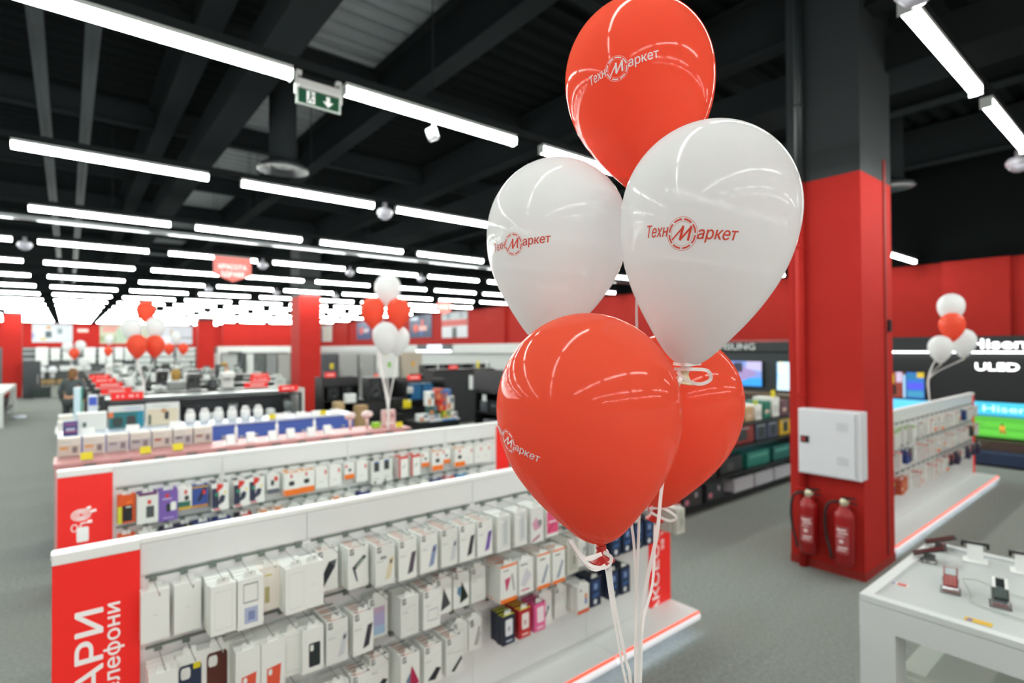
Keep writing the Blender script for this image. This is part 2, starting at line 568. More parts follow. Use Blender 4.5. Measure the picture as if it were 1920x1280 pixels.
# dome cameras, detectors and a spot between the strips
def dome(loc, label, r=0.075):
    t = thing('dome_camera', label, 'security camera', loc)
    MB().lathe([(r, 0.0), (r * 1.05, 0.03), (r * 0.8, 0.06), (r * 0.3, 0.07), (r * 0.3, 0.13)], M('#d7d8e2', 0.4), n=24).build('housing', t, smooth=True)
    MB().lathe([(0.0, -r * 0.75), (r * 0.45, -r * 0.62), (r * 0.8, -r * 0.3), (r * 0.9, 0.0)], M('#b9b9c6', 0.25), n=24).build('dome', t, smooth=True)
    return t
for x, y, lab in ((2.79, 5.73, 'round white dome camera in the row just behind the exit sign'),
                  (2.77, 10.68, 'round white dome camera beside the pink hanging sign'),
                  (6.06, 10.68, 'round white dome camera above the balloons over the pink counter'),
                  (-0.5, 10.68, 'small white dome camera over the long aisle'),
                  (2.78, 15.7, 'small white dome camera in the gap past the pink hanging sign'),
                  (6.08, 15.7, 'small white dome camera by the far red pillar'),
                  (4.43, 10.68, 'pale detector in the gap of the strip row above the balloons'),
                  (4.43, 15.7, 'pale detector in the strip gap near the red pillar top')):
    dome((x, y, 3.52), lab, 0.085)
dome((2.93, 0.745, 3.575), 'large white dome camera at the strip end over the pillar with extinguishers', 0.085)
dome((6.32, 0.90, 3.54), 'white dome camera at the picture edge by the second strip over the white table', 0.085)
t = thing('spot_lamp', 'small white cylindrical spot under the strip past the exit sign', 'spotlight', (2.0, 3.33, 3.47))
MB().lathe([(0.0, 0.0), (0.036, 0.0), (0.04, 0.01), (0.04, 0.075)], M('#dfe0ea', 0.35), axis=(-0.35, 0.1, 1), n=20).build('head', t, smooth=True)
MB().tube([(-0.02, 0, 0.06), (0, 0, 0.104)], 0.012, M('#dfe0ea', 0.35)).build('stem', t)

# emergency exit sign in the gap of the second row
t = thing('exit_sign', 'green emergency exit sign with running figure and down arrow hung from the strip rail', 'exit sign', (1.175, 3.30, 3.45))
GW = M('#f2f4f2', 0.4, emit=0.12)
mb = MB()
for s in (-1, 1):
    mb = MB()
    mb.box(s * 0.135 - 0.007, s * 0.135 + 0.007, -0.012, 0.012, 0.06, 0.19, M('#d5d8d7', 0.4))
    mb.box(s * 0.135 - (0.03 if s > 0 else 0.0), s * 0.135 + (0.03 if s < 0 else 0.0), -0.016, 0.016, 0.17, 0.198, M('#d5d8d7', 0.4))
    mb.build('bracket', t)
MB().box(-0.128, 0.128, -0.022, 0.022, 0.095, 0.15, M('#dfe2e1', 0.4)).build('lamp_housing', t, bevel=0.004)
pl = MB().box(-0.136, 0.136, -0.004, 0.004, 0.0, 0.1, M('#cfdcd6', 0.2)).build('face_plate', t)
MB().box(-0.122, 0.122, -0.006, 0.006, 0.012, 0.094, M('#06472c', 0.35, emit=0.1)).build('green_field', t)
mb = MB()
y = -0.0075
mb.poly([(0.055, y, 0.02), (0.088, y, 0.053), (0.066, y, 0.053), (0.066, y, 0.085), (0.044, y, 0.085), (0.044, y, 0.053), (0.022, y, 0.053)], GW)
mb.build('arrow', t)
mb = MB()
mb.poly([(-0.075, y, 0.018), (-0.025, y, 0.018), (-0.025, y, 0.09), (-0.075, y, 0.09)], GW)
g = M('#06472c', 0.35, emit=0.1)
y2 = -0.0082
mb.poly([(-0.052 + 0.008 * math.cos(a), y2, 0.08 + 0.008 * math.sin(a)) for a in [i * math.pi / 5 for i in range(10)]], g)
mb.poly([(-0.06, y2, 0.05), (-0.046, y2, 0.05), (-0.042, y2, 0.071), (-0.057, y2, 0.071)], g)
mb.poly([(-0.046, y2, 0.05), (-0.034, y2, 0.038), (-0.042, y2, 0.024), (-0.047, y2, 0.028), (-0.043, y2, 0.037), (-0.053, y2, 0.045)], g)
mb.poly([(-0.06, y2, 0.05), (-0.062, y2, 0.036), (-0.073, y2, 0.03), (-0.07, y2, 0.025), (-0.056, y2, 0.032), (-0.053, y2, 0.05)], g)
mb.poly([(-0.042, y2, 0.071), (-0.032, y2, 0.06), (-0.028, y2, 0.063), (-0.04, y2, 0.077)], g)
mb.build('running_figure', t)

# hanging category pennants
def pennant(x0, x1, y, z0, zt, zp, lines, label):
    t = thing('hanging_sign', label, 'sign', ((x0 + x1) / 2, y, zp))
    wd = (x1 - x0) / 2
    pm = M('#d9675f', 0.5)
    MB().prism([(-wd, 0.006, zt - zp), (-wd, 0.006, z0 - zp), (0, 0.006, 0), (wd, 0.006, z0 - zp), (wd, 0.006, zt - zp)], (0, -0.012, 0), pm).build('board', t)
    mb = MB()
    for i, s in enumerate(lines):
        mb.text(s, (0, -0.0075, zt - zp - 0.19 - i * 0.115), (1, 0, 0), (0, 0, 1), 0.10, M('#ffffff', 0.5), 0.012, 'CENTER', 0.40 - 0.06 * i)
    if not lines:
        bars(mb, -wd * .7, wd * .7, -.0075, (zt - zp) * .52, (zt - zp) * .68, M('#f6e9e8', .5), 7)
    mb.build('lettering', t)
    for s in (-0.8, 0.8):
        MB().tube([(s * wd, 0, zt - zp - 0.01), (s * wd, 0, 5.6 - zp)], 0.003, CEIL, 5).build('wire', t)
pennant(1.745, 2.29, 9.5, 3.17, 3.45, 3.06, ['КРАСОТА', 'ЗДРАВЕ'], 'pale red pointed sign with two lines of white lettering hanging between strip rows')
pennant(9.69, 10.24, 16.0, 3.26, 3.54, 3.16, [], 'small pale red pointed sign hanging far off by the red wall')
# ---------------------------------------------------------------- balloons
LATEX_RED = latex('red_latex', '#ff7558', '#ff6644', 0.5, 0.06)
LATEX_WHITE = latex('white_latex', '#f4f7f8', '#fcfdfd', 0.5, 0.04)
PRINT_RED = M('#d8452f', 0.5)
PRINT_WHITE = M('#efe9ea', 0.5)
RIBBON = M('#e9e6e4', 0.35)
PROF = [(0.0, 1.06), (0.10, 1.053), (0.20, 1.037), (0.32, 1.003), (0.45, 0.945), (0.58, 0.862), (0.70, 0.756), (0.80, 0.636), (0.88, 0.503),
        (0.945, 0.347), (0.985, 0.18), (1.0, 0.0), (0.99, -0.17), (0.965, -0.33), (0.925, -0.48), (0.865, -0.635), (0.785, -0.79), (0.69, -0.945),
        (0.59, -1.085), (0.49, -1.21), (0.40, -1.32), (0.32, -1.41), (0.245, -1.485), (0.17, -1.54), (0.10, -1.575), (0.055, -1.60), (0.04, -1.63)]
def densify(P, k):
    out = []
    for i in range(len(P) - 1):
        a, b, c, d = P[max(i - 1, 0)], P[i], P[i + 1], P[min(i + 2, len(P) - 1)]
        for j in range(k):
            u = j / k
            out.append(tuple(0.5 * (2 * b[q] + (c[q] - a[q]) * u + (2 * a[q] - 5 * b[q] + 4 * c[q] - d[q]) * u * u + (3 * b[q] - a[q] - 3 * c[q] + d[q]) * u ** 3) for q in (0, 1)))
    out[0] = (0.0, 1.06)
    return out + [P[-1]]
DENSE = densify(PROF, 3)
def prof_at(s):
    """radius and height at arc length s below (negative) or above the widest ring, in balloon radii"""
    i = min(range(len(DENSE)), key=lambda k: abs(DENSE[k][1]))
    step = -1 if s > 0 else 1
    left = abs(s)
    while 0 < i + step < len(DENSE) - 1:
        a, b = DENSE[i], DENSE[i + step]
        d = math.hypot(a[0] - b[0], a[1] - b[1])
        if left <= d:
            f = left / d
            return a[0] + (b[0] - a[0]) * f, a[1] + (b[1] - a[1]) * f
        left -= d
        i += step
    return DENSE[i]

def logo2d():
    """the word mark: slanted letters either side of a ringed M; unit = ring radius"""
    vs, fs, lay = [], [], [0]
    def put(v, f, dx=0.0, dy=0.0, rot=0.0):
        k = len(vs)
        c, s = math.cos(rot), math.sin(rot)
        vs.extend([(dx + p[0] * c - p[1] * s, dy + p[0] * s + p[1] * c, lay[0] + (p[2] if len(p) > 2 else 0)) for p in v]); lay[0] += 3 if len(v) and len(v[0]) > 2 else 0
        fs.extend([tuple(a + k for a in q) for q in f])
    v, f = glyphs('Техн', 1.02, 0.0, 'RIGHT', 1.66, 0.22); [put(v, f, -0.97 + i * 0.012, -0.13 + j * 0.01) for i, j in ((0, 0), (1, 0), (-1, 0), (0, 1))]
    v, f = glyphs('аркет', 1.0, 0.0, 'LEFT', 2.55, 0.22); [put(v, f, 0.97 + i * 0.014, -0.30 + j * 0.011) for i, j in ((0, 0), (1, 0), (-1, 0), (0, 1))]
    def arc(r0, r1, a0, a1, n):
        v = [(r * math.cos(a0 + (a1 - a0) * i / n), r * math.sin(a0 + (a1 - a0) * i / n)) for i in range(n + 1) for r in (r0, r1)]
        put(v, [(2 * i, 2 * i + 1, 2 * i + 3, 2 * i + 2) for i in range(n)])
    arc(0.975, 1.0, 0, 2 * math.pi, 40)
    arc(0.70, 0.715, 0, 2 * math.pi, 36)
    for i in range(8):
        a = i * math.pi / 4 + 0.06
        arc(0.80, 0.90, a, a + math.pi / 4 - 0.16, 5)
    def stroke(p, q, wd):
        d = Vector((q[0] - p[0], q[1] - p[1])); n = Vector((-d.y, d.x)).normalized() * wd
        v = [(p[0] + n.x, p[1] + n.y), (p[0] - n.x, p[1] - n.y), (q[0] - n.x, q[1] - n.y), (q[0] + n.x, q[1] + n.y)]
        put(v, [(0, 1, 2, 3)])
    stroke((-0.66, -0.36), (0.10, 0.44), 0.05); stroke((0.06, 0.46), (-0.12, -0.36), 0.08)
    stroke((-0.14, -0.38), (0.60, 0.42), 0.06); stroke((0.57, 0.44), (0.40, -0.40), 0.075)
    return vs, fs
LOGO = None

def balloon(label, c, R, col, tilt=(0, 0), logo=None, ribbons=(), loops=(), n=96, group=None, stretch=1.0, knotcol=None):
    """c: widest ring's centre; tilt: lean of the crown (towards screen right, towards the viewer); logo: azimuth, arc, turn, size"""
    global LOGO
    c = Vector(c)
    t = thing('balloon', label, 'balloon', c, 0.0, group)
    up = Vector((0, 0, 1))
    tw = CAMP - c; tw.z = 0; tw.normalize()
    rt = up.cross(tw)
    up = (up + rt * tilt[0] + tw * tilt[1]).normalized()
    tw = (CAMP - c); tw = (tw - up * tw.dot(up)).normalized()
    rt = up.cross(tw)
    m = LATEX_RED if col == 'red' else LATEX_WHITE
    def at(r, z, q):
        return up * z * R * (stretch if z < 0 else 1.0) + (tw * math.cos(q) + rt * math.sin(q)) * (r * R)
    mb = MB()
    pr = DENSE if n > 30 else PROF
    vs = [Vector(at(0, pr[0][1], 0))] + [at(max(r, 0.02), z, 2 * math.pi * k / n) for r, z in pr[1:] for k in range(n)]
    fs = [(0, 1 + k, 1 + (k + 1) % n) for k in range(n)]
    for i in range(len(pr) - 2):
        a, b = 1 + i * n, 1 + (i + 1) * n
        fs += [(a + k, b + k, b + (k + 1) % n, a + (k + 1) % n) for k in range(n)]
    mb.add(vs, fs, m).build('skin', t, smooth=True)
    kz = PROF[-1][1] * R * stretch
    km = knotcol or (M('#b0201a', 0.35) if col == 'red' else M('#d9cfae', 0.4))
    if n > 30:
        mb = MB()
        mb.lathe([(0.045 * R, 0.0), (0.06 * R, -0.03 * R), (0.05 * R, -0.07 * R), (0.075 * R, -0.12 * R), (0.13 * R, -0.17 * R), (0.14 * R, -0.185 * R), (0.10 * R, -0.18 * R), (0.03 * R, -0.12 * R)], km, up * (kz + 0.02 * R), 18, up)
        mb.build('knot', t, smooth=True)
    else:
        MB().lathe([(0.05 * R, 0.0), (0.10 * R, -0.12 * R), (0.0, -0.1 * R)], km, up * (kz + 0.02 * R), 8, up).build('knot', t)
    if logo:
        if LOGO is None:
            LOGO = logo2d()
        a0, s0, turn, size = logo
        vs = []
        for x, y, l in LOGO[0]:
            X = (x * math.cos(turn) - y * math.sin(turn)) * size
            Y = (x * math.sin(turn) + y * math.cos(turn)) * size
            r0, _ = prof_at(s0)
            r, z = prof_at(s0 + Y / R)
            vs.append(at(r + 0.003 + l * 0.0003, z, a0 + X / (R * (0.6 * r + 0.4 * r0))))
        MB().add(vs, LOGO[1], PRINT_WHITE if col == 'red' else PRINT_RED).build('logo_print', t)
    kn = c + up * (kz - 0.05 * R)
    for rb in ribbons:
        pts = spline([kn if p is None else Vector(p) for p in rb['pts']], 10)
        strip(pts, rb.get('w', 0.005), rb.get('twist', 0.6), c).build('ribbon', t, smooth=False)
    for lp in loops:
        strip(spline([kn + (rt * a + up * b + tw * d) * R for a, b, d in lp], 8), 0.0055, 0.25, c).build('ribbon', t)
    return t

def strip(pts, wd, twist, origin):
    """a flat gift ribbon along pts that slowly turns"""
    mb = MB()
    vs, fs = [], []
    n = len(pts)
    L = 0.0
    for i, p in enumerate(pts):
        tg = (pts[min(i + 1, n - 1)] - pts[max(i - 1, 0)]).normalized()
        if i:
            L += (pts[i] - pts[i - 1]).length
        view = (CAMP - p).normalized()
        a = tg.cross(view).normalized(); b = a.cross(tg)
        q = twist * math.sin(L * 9.0)
        d = a * math.cos(q) + b * math.sin(q)
        nn = tg.cross(d).normalized() * 0.0003
        d = d * wd / 2
        o = p - origin
        vs += [o - d - nn, o + d - nn, o + d + nn, o - d + nn]
    for i in range(n - 1):
        for k in range(4):
            fs.append((i * 4 + k, i * 4 + (k + 1) % 4, i * 4 + 4 + (k + 1) % 4, i * 4 + 4 + k))
    return mb.add(vs, fs, RIBBON)

END = [(0.706, 0.575, 1.30), (0.703, 0.574, 1.0), (0.702, 0.574, 0.5), (0.702, 0.574, 0.006)]
def jit(d):
    return [(x + d, y - d * 0.6, z) for x, y, z in END]
balloon('red balloon lowest and frontmost of the big bunch, its white print turned to its edge', (0.6262, 0.588, 1.9032), 0.1415, 'red', (-0.09, 0.03),
        (-0.98, -0.19, -0.36, 0.0185), stretch=0.92,
        ribbons=[{'pts': [None, (0.6515, 0.571, 1.678), (0.6658, 0.5733, 1.6073), (0.6804, 0.5628, 1.5152), (0.6871, 0.5581, 1.465)] + jit(-0.008), 'w': 0.0058},
                 {'pts': [None, (0.652, 0.576, 1.66), (0.660, 0.572, 1.60), (0.675, 0.566, 1.51), (0.690, 0.562, 1.43)] + jit(-0.004), 'w': 0.0045}],
        loops=[[(0, 0, 0.1), (-0.16, -0.02, 0.16), (-0.32, 0.17, 0.22), (-0.30, 0.19, 0.25), (-0.16, -0.05, 0.22), (0.02, -0.13, 0.14), (0.10, -0.06, 0.08), (0.02, 0.0, 0.05)],
               [(0, 0, 0.1), (-0.2, -0.01, 0.18), (-0.26, 0.05, 0.2), (-0.1, -0.12, 0.2), (0.08, -0.10, 0.1)]])
balloon('large white balloon with red print in front at the middle of the big bunch', (0.8017, 0.4868, 2.2131), 0.1375, 'white', (0.15, 0.02),
        (-0.23, -0.36, 0.05, 0.0212), stretch=1.13,
        ribbons=[{'pts': [None, (0.7615, 0.5167, 1.9401), (0.7978, 0.5523, 1.8915), (0.8321, 0.5903, 1.7999), (0.8249, 0.597, 1.7428), (0.8024, 0.5904, 1.6734), (0.7656, 0.5825, 1.6113), (0.7404, 0.5781, 1.5489), (0.7286, 0.5764, 1.44)] + jit(0.006), 'w': 0.0062}],
        loops=[[(-0.14, 0.10, 0.0), (0.0, 0.12, 0.16), (0.17, 0.15, 0.02)],
               [(-0.12, 0.04, 0.06), (0.05, 0.07, 0.12), (0.25, 0.08, 0.06), (0.30, -0.02, 0.02), (0.18, -0.09, 0.06), (0.0, -0.05, 0.12), (-0.08, 0.02, 0.1)]])
balloon('red balloon at the top of the big bunch with white print', (0.8309, 0.6454, 2.4993), 0.1365, 'red', (-0.10, 0.05),
        (-0.24, -0.19, 0.12, 0.0200), stretch=1.0,
        ribbons=[{'pts': [None, (0.80, 0.628, 2.1), (0.80, 0.622, 1.88), (0.7858, 0.6166, 1.6843), (0.7671, 0.6075, 1.5845), (0.7339, 0.585, 1.4338)] + jit(0.010), 'w': 0.005}])
balloon('white balloon tucked behind the bunch with red print near its edge', (0.7474, 0.7813, 2.224), 0.1375, 'white', (0.12, 0.0),
        (-0.60, -0.36, 0.17, 0.0205),
        ribbons=[{'pts': [None, (0.782, 0.675, 1.86), (0.79, 0.64, 1.70), (0.77, 0.612, 1.6), (0.74, 0.59, 1.45)] + jit(0.014), 'w': 0.005}])
balloon('red balloon at the back of the big bunch half hidden under the large white one', (0.9608, 0.665, 1.8856), 0.1360, 'red', (0.16, 0.0),
        None,
        ribbons=[{'pts': [None, (0.9244, 0.6852, 1.6331), (0.8301, 0.6209, 1.5722), (0.7589, 0.5892, 1.5299), (0.7394, 0.5806, 1.4338)] + jit(0.002), 'w': 0.005}],
        loops=[[(-0.1, 0.05, 0.05), (0.1, 0.12, 0.12), (0.3, 0.02, 0.06), (0.22, -0.06, 0.05), (0.05, -0.02, 0.1), (-0.08, 0.0, 0.06)]])

# small far bunches tied to the fixtures
def bunch(items, tie, where, bottom):
    T = Vector(tie)
    cen = sum((Vector(i[1]) for i in items), Vector()) / len(items)
    back = Vector((cen.x, cen.y, 0)).normalized()
    zl = min(i[1][2] for i in items)
    for k, (col, c, R, lab) in enumerate(items):
        c = Vector(c)
        away = Vector((c.x - cen.x, c.y - cen.y, 0))
        mid = Vector((T.x, T.y, 0)) + back * (0.02 * k)
        a = 0.006 * (k - 2)
        pts = [None]
        if c.z > zl + 0.15:
            pts += [Vector((cen.x, cen.y, zl - 0.05)) + back * 0.20 + Vector((-back.y, back.x, 0)) * 0.11 + Vector((a * 2, 0, 0))]
        pts += [Vector((T.x + a, T.y - a, T.z)), Vector((T.x + a / 2, T.y, T.z + bottom))]
        balloon(lab + ' ' + where, c, R, col, (0, 0), None, ribbons=[{'pts': pts, 'w': 0.012}], n=26)
bunch([('white', (2.805, 5.69, 2.685), 0.146, 'white balloon on top of the bunch'),
       ('red', (2.5894, 5.6176, 2.4262), 0.132, 'red balloon toward the far aisle in the bunch'),
       ('red', (2.8306, 5.4868, 2.4165), 0.132, 'red balloon toward the red wall in the bunch'),
       ('white', (2.6363, 5.4051, 2.14), 0.136, 'white balloon lowest in front of the bunch'),
       ('white', (2.9417, 5.7165, 2.12), 0.134, 'white balloon half hidden low in the bunch')],
      (2.76, 5.60, 1.42), 'over the pink counter', -0.318)
bunch([('white', (8.3836, 1.8273, 2.4845), 0.140, 'white balloon on top of the bunch'),
       ('red', (8.2, 1.78, 2.2506), 0.132, 'red balloon in the middle of the bunch'),
       ('white', (7.9941, 1.8476, 1.985), 0.124, 'white balloon low on the pillar side of the bunch'),
       ('white', (8.5649, 1.7511, 2.0605), 0.136, 'white balloon low on the screen side of the bunch')],
      (8.41, 2.06, 1.60), 'tied behind the pillar', -0.30)
bunch([('white', (0.735, 9.9239, 2.3378), 0.134, 'white balloon on the aisle side of the bunch'),
       ('white', (1.03, 9.8669, 2.3566), 0.132, 'white balloon on the wall side of the bunch'),
       ('red', (0.9348, 10.2, 2.62), 0.132, 'red balloon on top of the bunch'),
       ('red', (0.77, 9.50, 2.08), 0.132, 'red balloon low on the aisle side of the bunch'),
       ('red', (1.0, 9.66, 2.08), 0.130, 'red balloon low on the wall side of the bunch')],
      (0.87, 9.75, 1.5), 'over the black glass counter', -0.178)
bunch([('white', (2.60, 19.77, 2.42), 0.142, 'white balloon on top, small bunch'),
       ('red', (2.42, 19.85, 2.05), 0.14, 'red balloon toward the aisle, small bunch'),
       ('red', (2.78, 19.67, 2.05), 0.14, 'red balloon toward the wall, small bunch')],
      (2.6, 19.75, 1.5), 'far off before the white grilles', -0.572)
bunch([('white', (1.22, 26.03, 2.42), 0.145, 'white balloon above a red one'),
       ('red', (1.19, 26.0, 1.98), 0.14, 'red balloon below a white one')],
      (1.2, 26.0, 1.4), 'near the far heaters', -1.395)
bunch([('white', (-0.02, 21.95, 2.12), 0.14, 'white balloon on the aisle side'),
       ('white', (0.30, 21.90, 2.15), 0.14, 'white balloon on the top side'),
       ('red', (0.14, 21.45, 1.92), 0.13, 'red balloon in the middle'),
       ('white', (0.38, 22.0, 1.62), 0.14, 'white balloon lowest')],
      (0.2, 21.7, 1.2), 'of the far bunch by the aisle end', -1.195)

# ---------------------------------------------------------------- hanging packs
ORANGE, CORAL, NAVY, BROWN, PURPLE, PINK = M('#f47a1f', .45), M('#e2573d', .5), M('#2a3550', .5), M('#5a2a1e', .5), M('#7a5cae', .45), M('#e2517f', .45)
PWHITE, PWHITE2, PCREAM = M('#eceeea', 0.4), M('#e4e6e2', 0.45), M('#e9e3da', 0.45)
INK, INK2 = M('#26302f', 0.5), M('#4a4450', 0.4)
CLIP = M('#7c8a82', 0.4, 0.3)
PRED, PBLUE, PTEAL, PYEL, PGREEN = M('#d8382c', .45), M('#2f55a4', .45), M('#1f6f5c', .45), M('#e3d21e', .5), M('#78b83a', .45)

def R4(x0, y0, x1, y1):
    return [(x0, y0), (x1, y0), (x1, y1), (x0, y1)]
def rr(x0, y0, x1, y1, r):
    p = []
    for cx, cy, a in ((x1 - r, y0 + r, -90), (x1 - r, y1 - r, 0), (x0 + r, y1 - r, 90), (x0 + r, y0 + r, 180)):
        p += [(cx + r * math.cos(math.radians(a + k * 30)), cy + r * math.sin(math.radians(a + k * 30))) for k in range(4)]
    return p
def frame(x0, y0, x1, y1, t):
    return [R4(x0, y0, x1, y0 + t), R4(x0, y1 - t, x1, y1), R4(x0, y0 + t, x0 + t, y1 - t), R4(x1 - t, y0 + t, x1, y1 - t)]
GLOGO = [(R4(.09, .83, .125, .97), INK), (R4(.125, .945, .28, .97), INK), (R4(.125, .83, .28, .855), INK), (R4(.165, .87, .20, .93), INK), (R4(.245, .855, .28, .915), INK)]
SWIRL = [([(.05, .62), (.95, .80), (.95, .806), (.05, .626)], M('#c3c8c8', .5)), ([(.08, .60), (.42, .60), (.42, .612), (.08, .612)], M('#9aa0a0', .5))]
def slab(m, x=.48):
    return [([(x, .12), (x + .30, .17), (x + .49, .68), (x + .24, .66)], m), ([(x + .27, .60), (x + .40, .62), (x + .36, .52), (x + .25, .50)], INK2)]
TOPG = [((.05, .95, .62, .95), M('#b8b9b5', .5)), ((.12, .55, .2, .5), M('#cf6a44', .5)), ((.58, .92, .2, .5), M('#3f4443', .5))]
